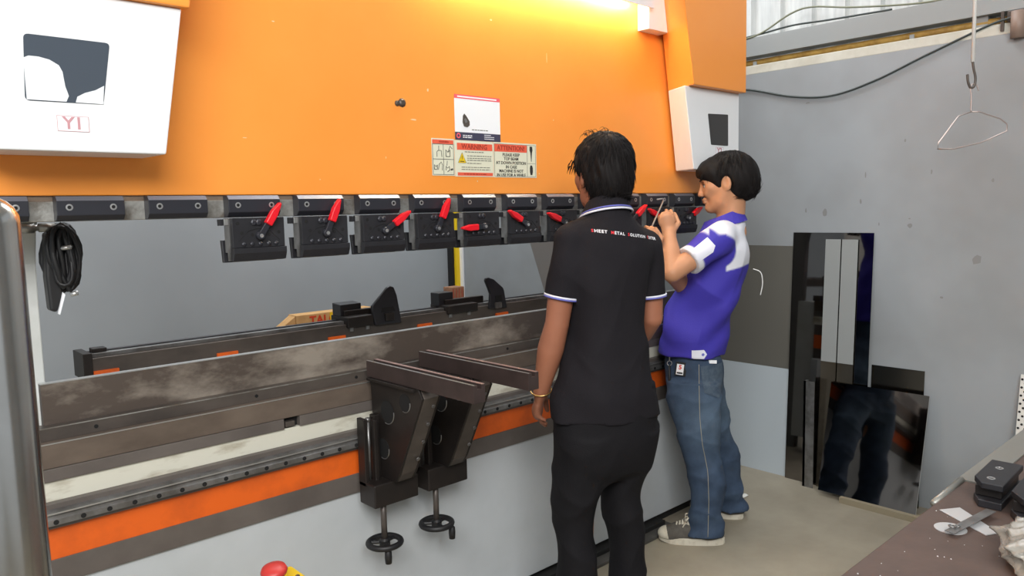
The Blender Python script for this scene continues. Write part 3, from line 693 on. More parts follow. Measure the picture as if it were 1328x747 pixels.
# attention sticker
at = part(flat(1.7955, 2.005, 1.5845, 1.7065), 'attention_sticker', 'sticker')
part(flat(1.800, 1.957, 1.674, 1.700, .0009), 'header_band', 'sticker_red', parent=at)
part(text_mb('ATTENTION!', .0228, (1.879, SY - .0012, 1.687), (1, 0, 0), (0, 0, 1), bold=.0003), 'lettering', 'ink_red', parent=at)
tx = MB()
for k, s in enumerate(('PLEASE KEEP', 'TOP BEAM', 'AT DOWN POSITION', 'IN CASE', 'MACHINE IS NOT', 'IN USE FOR A WHILE')):
    t = text_mb(s, .0150, (1.879, SY - .0009, 1.6635 - .0142 * k), (1, 0, 0), (0, 0, 1), bold=.0002); tx.add(t.v, t.f)
part(tx, 'body_lettering', 'ink', parent=at)
fr = MB()
for (a, b, c, d) in ((1.799, 2.001, 1.7005, 1.7015), (1.799, 2.001, 1.588, 1.589), (1.799, 1.800, 1.588, 1.7015), (1.9575, 1.9585, 1.588, 1.7015), (2.000, 2.001, 1.588, 1.7015), (1.958, 2.001, 1.635, 1.636)): fr.box(a, b, SY - .001, SY - .0006, c, d)
part(fr, 'frame_lines', 'ink', parent=at)
sl = MB()
sl.prism([(1.972, 1.697), (1.984, 1.697), (1.986, 1.684), (1.983, 1.674), (1.980, 1.642), (1.978, 1.642), (1.975, 1.674), (1.971, 1.684)], 1, SY - .001, SY - .0006)
sl.prism([(1.974, 1.629), (1.982, 1.629), (1.986, 1.620), (1.986, 1.606), (1.983, 1.594), (1.974, 1.594), (1.971, 1.606), (1.971, 1.620)], 1, SY - .001, SY - .0006)
part(sl, 'silhouette_figures', 'ink', parent=at)
# ------------------------------------------------------------------ other things around the machine
gp = thing('guard_rail', (0.135, 0.855, 0), 'polished stainless guard rail post at the left edge of the picture', 'railing')
a0 = Vector((0.128, 0.848, 0)); a1 = Vector((0.1275, 0.8562, 1.468))
MB().tube([a0, a0.lerp(a1, .5), a1] + [a1 + Vector((0, 0, .0262 * math.sin(t))) for t in (.3, .6, .9, 1.2, 1.45, 1.57)],
          [.0262] * 3 + [.0262 * math.cos(t) + 1e-4 for t in (.3, .6, .9, 1.2, 1.45, 1.57)], 28).build('post', M['chrome'], gp, smooth=True)
MB().tube([(0.120, 0.858, 1.165), (-0.10, 1.06, 1.165), (-0.5, 1.43, 1.165)], .013, 16).build('cross_bar', M['chrome'], gp, smooth=True)
MB().torus((0.104, 0.873, 1.165), (-.73, .68, 0), .0145, .004, 20, 8).build('weld_collar', M['chrome'], gp, smooth=True)
MB().lathe([(.06, 0), (.06, .008), (.028, .012)], (0.128, 0.848, 0), (0, 0, 1), 24).build('base_flange', M['chrome'], gp)
MB().tube([(-0.5, 1.43, 0), (-0.5, 1.43, 1.47)], .0262, 20).build('post', M['chrome'], gp, smooth=True)

# coil of black cables tied up under the ram, left
cbn = thing('cable_coil', (0.47, 2.19, 1.36), 'bundle of coiled black cables hanging under the left end of the ram', 'cables')
rn = random.Random(3)
for k in range(26):
    cx = .476 + rn.uniform(-.012, .012); w = .012 + .019 * rn.random(); zt = 1.455 + rn.uniform(-.004, .004); zb = 1.300 + rn.uniform(-.012, .02)
    y = 2.155 + .0026 * k
    pts = []
    for t in range(20):
        a = 2 * math.pi * t / 20
        pts.append((cx + w * math.sin(a) * (1 + .15 * math.cos(a + k)) + .004 * math.sin(3 * a + k), y + .006 * math.sin(2 * a + k), (zt + zb) / 2 + (zt - zb) / 2 * math.cos(a)))
    MB().tube(pts, .0050 + .001 * (k % 3), 7, closed=True).build('cable_loop', M['black_rubber'], cbn, smooth=True)
MB().tube([(.466, 2.152, 1.40), (.486, 2.148, 1.402), (.490, 2.16, 1.404)], .006, 8).build('cable_tie', M['steel_edge'], cbn, smooth=True)
MB().prism([(.437, 1.245), (.452, 1.240), (.468, 1.285), (.474, 1.36), (.462, 1.44), (.440, 1.44), (.434, 1.33)], 1, 2.17, 2.215).build('cable_sleeve', M['black_rubber'], cbn, bevel=.006)
MB().prism([(.452, 1.237), (.456, 1.234), (.471, 1.283), (.466, 1.290)], 1, 2.165, 2.172).build('white_tag', M['sticker_white'], cbn)
MB().cyl((.480, 2.155, 1.283), (.497, 2.150, 1.287), .006, 10).build('plug', M['steel_edge'], cbn, smooth=True)

# emergency stop on a foot control stand
es = thing('foot_control', (0.83, 1.80, 0), 'red mushroom stop button on a yellow stand before the front panel', 'stop button')
MB().box(.70, .98, 1.66, 1.92, 0, .05).build('stand_base', M['yellow'], es, bevel=.006)
MB().cyl((.835, 1.82, .05), (.835, 1.82, .46), .02, 14).build('stand_post', M['steel_dark'], es, smooth=True)
bx = MB().box(.79, .885, 1.775, 1.86, .44, .535).build('yellow_box', M['yellow'], es, bevel=.004)
MB().cyl((.868, 1.79, .535), (.868, 1.79, .538), .006, 8).build('box_screw', M['steel_dark'], es)
MB().lathe([(.022, 0), (.022, .022), (.031, .028), (.034, .036), (.030, .045), (.012, .049)], (.815, 1.806, .530), (-.12, -.1, 1), 28).build('mushroom_button', mat('red_button', srgb(196, 56, 52), .4), es, smooth=True)

# cartons behind the back gauge
def carton(name, x, y, z, w, d, h, m, label, rz=0.0, group=None):
    r = thing(name, (x, y, z), label, 'box', group)
    t = .004
    MB().box(x - w / 2, x + w / 2, y - d / 2, y + d / 2, z, z + h).build('carton_body', m, r, bevel=.003)
    r.rotation_euler.z = rz
    return r
bench = thing('side_bench', (2.45, 4.3, 0), 'low grey steel bench standing behind the back gauge', 'bench')
B(1.9, 3.74, 4.05, 4.6, .66, .70).build('bench_top', M['steel_dark'], bench)
for x in (1.92, 3.68):
    for y in (4.07, 4.54): B(x, x + .04, y, y + .04, 0, .66).build('leg', M['steel_dark'], bench)
c1 = carton('carton', 2.34, 4.18, .70, .52, .10, .180, M['card'], 'flat brown cardboard carton with red printed letters behind the back gauge')
t = text_mb('TALON', .072, (2.165, 4.1285, .838), (1, 0, 0), (0, 0, 1), align='LEFT', bold=.002).build('lettering', M['card_red'], c1)
MB().box(2.300, 2.318, 4.1265, 4.1295, .80, .878).build('yellow_label', M['yellow'], c1)
MB().prism([(2.08, .70), (2.08, .875), (1.97, .80), (1.97, .70)], 1, 4.14, 4.22).build('flap', M['card'], c1)
c2 = carton('carton', 3.37, 4.27, .70, .11, .1, .235, M['card_brown'], 'upright reddish brown patterned carton beside the yellow corner post')
pt = MB()
for i in range(6):
    for j in range(5): pt.box(3.322 + i * .015, 3.330 + i * .015, 4.2185, 4.2205, .72 + j * .02, .731 + j * .02)
pt.build('printed_squares', M['card'], c2)
st_ = MB()
for i in range(4): st_.box(3.322 + i * .026, 3.330 + i * .026, 4.2185, 4.2205, .84, .925)
st_.build('printed_stripes', mat('carton_print_red', srgb(160, 70, 52), .8), c2)

# ------------------------------------------------------------------ table in the lower right corner
TZ = 0.80
tb_ = thing('work_table', (1.9, 0.1, 0), 'brown topped work table in the lower right corner', 'table')
B(1.0, 3.0, -0.55, .578, TZ - .03, TZ).build('table_top', M['table_top'], tb_, bevel=.003)
B(1.985, 3.0, .530, .592, TZ, TZ + .004).build('edge_strip', M['zinc'], tb_)
MB().tube([(1.80, .583, TZ - .004), (1.985, .583, TZ + .002)], .008, 10).build('edge_tube', M['zinc'], tb_, smooth=True)
for x in (1.06, 2.9):
    for y in (-.5, .5): B(x, x + .05, y, y + .05, 0, TZ - .03).build('leg', M['steel_dark'], tb_)
chs = MB(); rn = random.Random(11)
for k in range(26):
    x, y = rn.uniform(1.33, 1.75), rn.uniform(.38, .56); s = rn.uniform(.0012, .0035)
    chs.add([(x, y, TZ), (x + s, y + s * .3, TZ), (x + s * .4, y + s, TZ), (x + s * .4, y + s * .4, TZ + s * .6)], [(0, 2, 1), (0, 1, 3), (1, 2, 3), (2, 0, 3)])
tag(chs.build('paint_crumbs', M['sticker_white']), 'tiny pale crumbs scattered over the brown table top', 'crumbs', kind='stuff')
# offcuts
n = 28
dsc = tag(MB().lathe([(.030, 0), (.030, .0012)], (1.672, .508, TZ), (0, 0, 1), 32).build('disc_offcut', M['offcut']), 'round bright metal disc lying on the brown table', 'metal disc')
pl = MB(); pl.prism([(1.757, .557), (1.800, .530), (1.712, .432), (1.682, .447)], 2, TZ + .0002, TZ + .0025)
tag(pl.build('white_plate', M['offcut'], bevel=.0006), 'flat white rectangular plate lying behind the round disc', 'plate')
rs = MB(); d = Vector((1.775, .468, 0)) - Vector((1.632, .497, 0)); d.normalize(); nrm = Vector((-d.y, d.x, 0)) * .010; a = Vector((1.630, .497, TZ + .0085)); b = Vector((1.80, .470, TZ + .012))
rs.add([a - nrm, a + nrm, b + nrm, b - nrm] + [p + Vector((0, 0, .0012)) for p in (a - nrm, a + nrm, b + nrm, b - nrm)], [(3, 2, 1, 0), (4, 5, 6, 7), (0, 1, 5, 4), (1, 2, 6, 5), (2, 3, 7, 6), (3, 0, 4, 7)])
tag(rs.build('steel_ruler', M['steel_rail']), 'narrow steel strip lying across the disc and the white plate', 'metal strip')
tag(MB().torus((1.655, .500, TZ + .0135), (0, 0, 1), .006, .0016, 12, 6).torus((1.662, .492, TZ + .0135), (0, .3, 1), .005, .0014, 12, 6).build('split_ring', M['steel_rail'], smooth=True), 'small coiled metal ring lying on the steel strip', 'ring')
# black clamp blocks on the table: two stacked bars with screws
def block(x, y, rz, label, hy):
    r = thing('clamp_block', (x, y, TZ), label, 'clamp', 'black clamp blocks on the table')
    def pt_(mb, nm, m, bv=0.0): return mb.build(nm, M[m], r, bevel=bv)
    pt_(MB().prism([(x - .085, y - hy), (x + .10, y - hy), (x + .10, y + hy), (x - .045, y + hy), (x - .085, y + hy * .3)], 2, TZ + .040, TZ + .054), 'upper_bar', 'black_oxide', .002)
    pt_(B(x - .065, x + .09, y - hy * .8, y + hy * .8, TZ + .018, TZ + .0395), 'core', 'black_iron', .001)
    pt_(MB().prism([(x - .092, y - hy), (x + .10, y - hy), (x + .10, y + hy * .95), (x - .055, y + hy * .95), (x - .092, y + hy * .4)], 2, TZ + .0003, TZ + .017), 'lower_bar', 'black_oxide', .002)
    for dx, dy in ((-.045, 0), (.04, .003)):
        pt_(MB().lathe([(.0085, 0), (.0085, .001), (.0055, .0012), (.0052, .0003)], (x + dx, y + dy, TZ + .054), (0, 0, 1), 18), 'screw', 'screw')
        pt_(MB().lathe([(.005, 0), (.005, .0006)], (x + dx, y + dy, TZ + .054), (0, 0, 1), 6), 'socket', 'hole')
    r.rotation_euler.z = rz
    return r
block(1.93, .497, .04, 'black clamp block with two bright screws, on the table beside the zinc edge', .032)
block(1.88, .405, .04, 'second black clamp block, nearer, partly under the plastic bag at the right edge', .040)
# crumpled polythene bag
bg_ = MB(); nu, nv = 90, 60; vs = []
rn = np.random.RandomState(5); ph = rn.rand(9, 4) * 6.28
for i in range(nu):
    for j in range(nv):
        u = 2 * math.pi * i / nu; v = math.pi * j / (nv - 1)
        dirv = np.array([math.sin(v) * math.cos(u), math.sin(v) * math.sin(u), math.cos(v)])
        q = 0
        for k in range(9):
            w = np.array([math.sin(ph[k, 0]), math.cos(ph[k, 1]), math.sin(ph[k, 2])]) * (1.5 + k * .33)
            q += (1 - abs(math.sin(w @ dirv * 1.0 + ph[k, 3]))) ** 4 * .30
        rr = .62 + .34 * q
        p = dirv * rr * np.array([.150, .085, .058])
        c, s = math.cos(.35), math.sin(.35)
        vs.append((1.610 + p[0] * c - p[1] * s, .335 + p[0] * s + p[1] * c, TZ + max(.0015, .036 + p[2])))
fs = [(i * nv + j, ((i + 1) % nu) * nv + j, ((i + 1) % nu) * nv + j + 1, i * nv + j + 1) for i in range(nu) for j in range(nv - 1)]
bg_.add(vs, [f[::-1] for f in fs])
tag(bg_.build('plastic_bag', M['bag'], smooth=True), 'crumpled clear plastic bag on the brown table, lower right corner', 'bag')
# ------------------------------------------------------------------ figures: smooth implicit surfaces, meshed with surface nets
class Field:
    def __init__(s, lo, hi, h):
        s.lo = np.array(lo, float); s.h = h
        s.n = np.ceil((np.array(hi, float) - s.lo) / h).astype(int) + 1
        s.d = np.full(s.n, 1.0, np.float32)
        s.ax = [(s.lo[i] + h * np.arange(s.n[i])).astype(np.float32) for i in range(3)]
    def block(s, lo, hi):
        a = np.clip(np.floor((np.array(lo) - s.lo) / s.h).astype(int), 0, s.n - 1)
        b = np.clip(np.ceil((np.array(hi) - s.lo) / s.h).astype(int) + 1, 1, s.n)
        sl = tuple(slice(a[i], max(b[i], a[i] + 1)) for i in range(3))
        X, Y, Z = s.ax[0][sl[0]][:, None, None], s.ax[1][sl[1]][None, :, None], s.ax[2][sl[2]][None, None, :]
        return sl, X, Y, Z
    def merge(s, sl, d, k, cut=False):
        a = s.d[sl]
        if cut:
            d = -d
            if k > 0:
                h = np.clip(k - np.abs(a - d), 0, None) / k; s.d[sl] = np.maximum(a, d) + h * h * k * .25
            else: s.d[sl] = np.maximum(a, d)
        elif k > 0:
            h = np.clip(k - np.abs(a - d), 0, None) / k; s.d[sl] = np.minimum(a, d) - h * h * k * .25
        else: s.d[sl] = np.minimum(a, d)
    def chain(s, pts, rs, k=0.02, flat=None, cut=False):
        """tapered limb through pts; flat=(axis, factor) squashes its section along axis"""
        pts = [np.array(p, float) for p in pts]; pad = max(rs) + k + 3 * s.h
        lo = np.min(pts, axis=0) - pad; hi = np.max(pts, axis=0) + pad
        sl, X, Y, Z = s.block(lo, hi); D = None
        for i in range(len(pts) - 1):
            a, b = pts[i], pts[i + 1]; ab = b - a; L = max(ab @ ab, 1e-9)
            px, py, pz = X - a[0], Y - a[1], Z - a[2]
            t = np.clip((px * ab[0] + py * ab[1] + pz * ab[2]) / L, 0, 1)
            qx, qy, qz = px - t * ab[0], py - t * ab[1], pz - t * ab[2]
            q2 = qx * qx + qy * qy + qz * qz
            if flat is not None:
                w, fac = np.array(flat[0], float), flat[1]; w = w / np.linalg.norm(w)
                u = qx * w[0] + qy * w[1] + qz * w[2]; q2 = q2 + (fac * fac - 1) * u * u
            t = t * t * (3 - 2 * t) * .5 + t * .5
            d = np.sqrt(q2) - (rs[i] + t * (rs[i + 1] - rs[i]))
            D = d if D is None else np.minimum(D, d)
        s.merge(sl, D.astype(np.float32), k, cut)
    def ell(s, c, r, ax=None, k=0.02, cut=False):
        c = np.array(c, float); r = np.array(r, float); pad = max(r) + k + 3 * s.h
        sl, X, Y, Z = s.block(c - pad, c + pad)
        A = np.eye(3) if ax is None else np.array(ax, float)
        p = [(X - c[0]) * A[i][0] + (Y - c[1]) * A[i][1] + (Z - c[2]) * A[i][2] for i in range(3)]
        k0 = np.sqrt(sum((p[i] / r[i]) ** 2 for i in range(3))); k1 = np.sqrt(sum((p[i] / r[i] ** 2) ** 2 for i in range(3))) + 1e-6
        s.merge(sl, (k0 * (k0 - 1) / k1).astype(np.float32), k, cut)
    def loft(s, secs, rv, fv, k=0.02, power=2.3, fold=None, cut=False):
        """stack of level oval sections (z, cx, cy, r_half, f_half), interpolated smoothly in z"""
        secs = sorted(secs); zs = np.array([q[0] for q in secs]); Q = np.array([q[1:] for q in secs], float)
        mx = Q[:, 2:].max() + k + 3 * s.h
        lo = (Q[:, 0].min() - mx, Q[:, 1].min() - mx, zs[0] - 2 * s.h - k); hi = (Q[:, 0].max() + mx, Q[:, 1].max() + mx, zs[-1] + 2 * s.h + k)
        sl, X, Y, Z = s.block(lo, hi)
        z1 = Z.ravel()
        def smooth(col):
            y = Q[:, col]; m = np.gradient(y, zs); i = np.clip(np.searchsorted(zs, z1) - 1, 0, len(zs) - 2)
            hh = zs[i + 1] - zs[i]; t = np.clip((z1 - zs[i]) / hh, 0, 1)
            return ((2 * t ** 3 - 3 * t ** 2 + 1) * y[i] + (t ** 3 - 2 * t ** 2 + t) * hh * m[i] + (-2 * t ** 3 + 3 * t ** 2) * y[i + 1] + (t ** 3 - t ** 2) * hh * m[i + 1]).astype(np.float32)
        cx, cy, rx, ry = [smooth(c)[None, None, :] for c in range(4)]
        a = (X - cx) * rv[0] + (Y - cy) * rv[1]; b = (X - cx) * fv[0] + (Y - cy) * fv[1]
        q = (np.abs(a / rx) ** power + np.abs(b / ry) ** power) ** (1 / power)
        d = (q - 1) * np.minimum(rx, ry) * np.ones_like(Z)
        if fold is not None: d = d + fold(a, b, Z, np.arctan2(b / ry, a / rx))
        d = np.maximum(d, np.maximum(zs[0] - Z, Z - zs[-1]))
        s.merge(sl, d.astype(np.float32), k, cut)
    def fold(s, fn, lo, hi):
        sl, X, Y, Z = s.block(lo, hi); s.d[sl] += fn(X, Y, Z).astype(np.float32)
    def mesh(s):
        d = s.d; ins = d < 0; n = s.n
        cnt = np.zeros(n - 1, np.int8)
        for i in (0, 1):
            for j in (0, 1):
                for k in (0, 1): cnt += ins[i:n[0] - 1 + i, j:n[1] - 1 + j, k:n[2] - 1 + k]
        act = np.argwhere((cnt > 0) & (cnt < 8)); idx = np.full(n - 1, -1, np.int32); idx[tuple(act.T)] = np.arange(len(act))
        acc = np.zeros((len(act), 3)); num = np.zeros(len(act))
        cor = [(i, j, k) for i in (0, 1) for j in (0, 1) for k in (0, 1)]
        val = {c: d[act[:, 0] + c[0], act[:, 1] + c[1], act[:, 2] + c[2]].astype(float) for c in cor}
        for c in cor:
            for axn in range(3):
                if c[axn]: continue
                e = list(c); e[axn] = 1; va, vb = val[c], val[tuple(e)]
                m = (va < 0) != (vb < 0); t = np.where(m, va / np.where(m, va - vb, 1), 0)
                p = np.array(c, float)[None, :].repeat(len(act), 0); p[:, axn] += t
                acc[m] += p[m]; num[m] += 1
        V = s.lo + (act + acc / num[:, None]) * s.h
        F = []
        for axn in range(3):
            o = [a for a in range(3) if a != axn]
            lo_ = [slice(None)] * 3; hi_ = [slice(None)] * 3; lo_[axn] = slice(0, -1); hi_[axn] = slice(1, None)
            A, Bb = ins[tuple(lo_)], ins[tuple(hi_)]
            e = np.argwhere(A != Bb); e = e[(e[:, o[0]] > 0) & (e[:, o[1]] > 0) & (e[:, o[0]] < n[o[0]] - 1) & (e[:, o[1]] < n[o[1]] - 1)]
            sgn = A[tuple(e.T)]
            def c(da, db):
                q = e.copy(); q[:, o[0]] -= da; q[:, o[1]] -= db; return idx[tuple(q.T)]
            quad = np.stack([c(1, 1), c(0, 1), c(0, 0), c(1, 0)], 1)
            flip = ~sgn if axn != 1 else sgn
            quad[flip] = quad[flip][:, ::-1]; F.append(quad)
        F = np.concatenate(F); F = F[(F >= 0).all(1)]
        return V, F
    def build(s, name, m, parent=None, attr=None, origin=None):
        V, F = s.mesh()
        po = WO[parent.name] if parent is not None else Vector((0, 0, 0))
        o0 = np.array(origin if origin is not None else po)
        me = bpy.data.meshes.new(name)
        me.vertices.add(len(V)); me.vertices.foreach_set('co', (V - o0).astype(np.float32).ravel())
        me.loops.add(F.size); me.loops.foreach_set('vertex_index', F.astype(np.int32).ravel())
        me.polygons.add(len(F)); me.polygons.foreach_set('loop_start', np.arange(0, F.size, 4, dtype=np.int32))
        me.polygons.foreach_set('use_smooth', np.ones(len(F), bool))
        me.update(calc_edges=True); me.validate()
        me.materials.append(m)
        if attr is not None:
            at_ = me.attributes.new('mask', 'FLOAT', 'POINT'); at_.data.foreach_set('value', attr(V).astype(np.float32))
        o = bpy.data.objects.new(name, me); COL.objects.link(o)
        if parent is not None: o.parent = parent
        o.location = Vector(o0) - po; WO[o.name] = Vector(o0)
        return o, V, F

def masked(name, ca, cb, rough=0.6, noise=0.0, nscale=200, spec=0.3, sss=0.0, var=None, bump=0.0):
    """two colours of one cloth or skin, chosen by the mesh's 'mask' attribute"""
    m = bpy.data.materials.new(name); m.use_nodes = True; nt = m.node_tree; b = nt.nodes['Principled BSDF']
    b.inputs['Roughness'].default_value = rough; b.inputs['Specular IOR Level'].default_value = spec
    at_ = nt.nodes.new('ShaderNodeAttribute'); at_.attribute_name = 'mask'
    mx = nt.nodes.new('ShaderNodeMix'); mx.data_type = 'RGBA'
    mx.inputs[6].default_value = ca; mx.inputs[7].default_value = cb
    nt.links.new(at_.outputs['Fac'], mx.inputs[0]); nt.links.new(mx.outputs[2], b.inputs['Base Color'])
    tc = nt.nodes.new('ShaderNodeTexCoord')
    if var is not None:
        n = nt.nodes.new('ShaderNodeTexNoise'); n.inputs['Scale'].default_value = var[0]; n.inputs['Detail'].default_value = 5
        nt.links.new(tc.outputs['Object'], n.inputs['Vector'])
        mr = nt.nodes.new('ShaderNodeMapRange'); mr.inputs['From Min'].default_value = .35; mr.inputs['From Max'].default_value = .65
        mr.inputs['To Min'].default_value = 1 - var[1]; mr.inputs['To Max'].default_value = 1 + var[1]
        mu = nt.nodes.new('ShaderNodeVectorMath'); mu.operation = 'SCALE'
        nt.links.new(n.outputs['Fac'], mr.inputs['Value']); nt.links.new(mx.outputs[2], mu.inputs[0]); nt.links.new(mr.outputs[0], mu.inputs['Scale'])
        nt.links.new(mu.outputs[0], b.inputs['Base Color'])
    if bump:
        n2 = nt.nodes.new('ShaderNodeTexNoise'); n2.inputs['Scale'].default_value = nscale
        nt.links.new(tc.outputs['Object'], n2.inputs['Vector'])
        bp = nt.nodes.new('ShaderNodeBump'); bp.inputs['Strength'].default_value = bump; bp.inputs['Distance'].default_value = .004
        nt.links.new(n2.outputs['Fac'], bp.inputs['Height']); nt.links.new(bp.outputs[0], b.inputs['Normal'])
    return m

SKIN1 = masked('brown_skin', srgb(156, 102, 78), srgb(136, 84, 68), .5, spec=.4, var=(9, .07))
SKIN2 = masked('tan_skin', srgb(192, 140, 106), srgb(172, 98, 86), .5, spec=.4, var=(9, .06))
HAIR = mat('black_hair', srgb(22, 19, 19), .65, spec=.18)
BLACK_CLOTH = masked('black_cotton', srgb(30, 28, 32), srgb(30, 28, 32), .85, spec=.2, bump=.25, nscale=260)
BLACK_TWILL = masked('black_twill', srgb(23, 22, 25), srgb(23, 22, 25), .8, spec=.2, bump=.25, nscale=220)
BLUE_CLOTH = masked('blue_and_white_polo_cloth', srgb(66, 58, 166), srgb(222, 224, 232), .7, spec=.25, bump=.2, nscale=240)
DENIM = masked('blue_denim', srgb(58, 73, 94), srgb(100, 120, 138), .8, spec=.2, var=(18, .16), bump=.3, nscale=300)

class Frame:
    """person's own axes: r = to their right, f = the way they face, u = up"""
    def __init__(s, o, f):
        s.o = np.array(o, float); f = np.array([f[0], f[1], 0.0]); s.f = f / np.linalg.norm(f); s.r = np.array([s.f[1], -s.f[0], 0]); s.u = np.array([0, 0, 1.0])
    def __call__(s, r, f, u): return s.o + r * s.r + f * s.f + u * s.u

def head(F, c, hf, tilt=0.0, nod=0.0, k=.018):
    """head and face; c = centre at eye level, hf = facing direction. Returns axes (r, f, u)."""
    f = np.array([hf[0], hf[1], -nod]); f /= np.linalg.norm(f); r = np.cross(f, [0, 0, 1]); r /= np.linalg.norm(r); u = np.cross(r, f)
    P = lambda a, b, d: np.array(c) + a * r + b * f + d * u
    A = [r, f, u]
    F.ell(P(0, -.018, .028), (.074, .093, .088), A, .02)
    F.ell(P(0, .022, -.025), (.060, .064, .088), A, .03)
    for s in (-1, 1):
        F.chain([P(.053 * s, .0, -.045), P(.045 * s, .02, -.075), P(.012 * s, .066, -.098)], [.016, .018, .014], .03)
        F.chain([P(.048 * s, .055, -.012), P(.038 * s, .068, -.03)], [.016, .012], .03)
        F.chain([P(.014 * s, .087, .022), P(.046 * s, .070, .020)], [.007, .006], .02)
    F.ell(P(0, .071, -.096), (.020, .014, .014), A, .02)
    for s in (-1, 1): F.ell(P(.031 * s, .097, .0), (.017, .020, .011), A, .016, cut=True)
    F.chain([P(0, .086, .010), P(0, .095, -.015), P(0, .1025, -.034)], [.007, .008, .0095], .012)
    for s in (-1, 1): F.ell(P(.012 * s, .094, -.037), (.0075, .010, .007), A, .008)
    F.ell(P(0, .086, -.058), (.024, .0125, .0060), A, .008); F.ell(P(0, .084, -.0695), (.021, .0125, .0065), A, .008)
    F.chain([P(-.014, .098, -.0642), P(0, .101, -.0637), P(.014, .098, -.0642)], [.0012, .0017, .0012], .003, cut=True)
    for s in (-1, 1):
        ear = [r * .95 * s + f * .3, f * .95 - r * .3 * s, u]
        F.ell(P(.077 * s, -.014, -.006), (.0085, .020, .033), ear, .008)
        F.ell(P(.088 * s, -.010, -.002), (.0085, .012, .021), ear, .004, cut=True)
    return P, A

def hair_strands(P, roots, length, r0, seed, droop=.5, lift=.35, n=5, swirl=.5):
    """loose tufts over a hair cap: roots are (a, b, d) head coordinates with an outward direction"""
    rn = random.Random(seed); mb = MB()
    for (pos, out, flow) in roots:
        L = length * rn.uniform(.6, 1.3); p = Vector(pos); d = (Vector(flow) + Vector(out) * lift * rn.uniform(.3, 1.3) + Vector((rn.uniform(-1, 1), rn.uniform(-1, 1), rn.uniform(-1, 1))) * .28 * swirl).normalized()
        pts = []; rs = []
        for i in range(n):
            pts.append(p.copy()); rs.append(r0 * (1 - (i / (n - 1)) ** 1.6 * .92))
            p = p + d * L / (n - 1); d = (d + Vector((0, 0, -1)) * droop * .3 - Vector(out) * .12).normalized()
        mb.tube(pts, rs, 4, caps=False)
    return mb

def hand(F, wrist, a, n, t, curl, side, scale=1.0, spread=.1, k=.007, thumb_curl=.5, wr=.026):
    """palm with four unequal fingers and a thumb. a = wrist-to-knuckle, n = palm normal (fingers close that way), t = towards the thumb"""
    a, n, t = [np.array(x, float) / np.linalg.norm(x) for x in (a, n, t)]
    w = np.array(wrist, float); S = scale
    F.chain([w, w + a * .03 * S, w + a * .072 * S], [wr * S, .030 * S, .036 * S], .015, flat=(n, 1.9))
    tips = []
    for i, (off, ln, rad) in enumerate(((.030, .070, .0082), (.010, .079, .0086), (-.010, .073, .0082), (-.029, .057, .0074))):
        b = w + a * (.078 - .006 * abs(i - 1)) * S + t * off * S
        d = a + t * (off * spread * 10); d /= np.linalg.norm(d); pts = [b - d * .012, b]; ang = 0
        for j, q in enumerate((.44, .32, .24)):
            ang += curl[min(i, len(curl) - 1)] * (1.0, 1.15, .8)[j]
            pts.append(pts[-1] + (d * math.cos(ang) + n * math.sin(ang)) * ln * q * S)
        F.chain(pts, [rad * S * 1.08, rad * S * 1.1, rad * S, rad * S * .92, rad * S * .78], k); tips.append(pts)
    b = w + a * .022 * S + t * .026 * S + n * .006
    d1 = a * .62 + t * .72 + n * .25; d1 /= np.linalg.norm(d1); d2 = a * .9 + t * (.35 - thumb_curl * .6) + n * (.15 + thumb_curl * .5); d2 /= np.linalg.norm(d2)
    F.chain([b - d1 * .01, b + d1 * .034 * S, b + d1 * .034 * S + d2 * .03 * S, b + d1 * .034 * S + d2 * .055 * S], [.015 * S, .0115 * S, .0100 * S, .0080 * S], .008)
    return tips

def creases(o, d, amp, freq, seed):
    """soft pulled folds running roughly round the limb; o, d = weights by height"""
    def fn(X, Y, Z):
        w = np.sin(9 * X + 7 * Y + seed) * .9 + np.sin(17 * X - 13 * Y + 5 * Z + 2 * seed) * .5
        a = 1 - np.abs(np.sin(freq * Z * .5 + w + .5 * np.sin(6 * Z + seed)))
        b = 1 - np.abs(np.sin(freq * .33 * Z - 11 * X + 9 * Y + 1.7 * seed + .8 * w))
        return -amp * ((a ** 2 - .3) + .8 * (b ** 2 - .3)) * np.interp(np.asarray(Z).ravel(), o, d).reshape(np.shape(Z))
    return fn

def scalp(P, A, c_off, rad, n, seed, keep):
    """root points on the hair cap with outward and downward-flow directions"""
    rn = random.Random(seed); out = []; r, f, u = [Vector(x) for x in A]
    while len(out) < n:
        v = Vector((rn.gauss(0, 1), rn.gauss(0, 1), rn.gauss(0, 1))).normalized()
        a, b, d = c_off[0] + v.x * rad[0], c_off[1] + v.y * rad[1], c_off[2] + v.z * rad[2]
        if not keep(a, b, d): continue
        o_ = r * v.x + f * v.y + u * v.z
        away = (r * v.x + f * (v.y + .25)); away = away.normalized() if away.length > 1e-3 else f
        fl = away - o_ * away.dot(o_); fl = fl + Vector((0, 0, -.8)) - o_ * Vector((0, 0, -.8)).dot(o_)
        out.append((Vector(P(a, b, d)), o_, fl.normalized()))
    return out

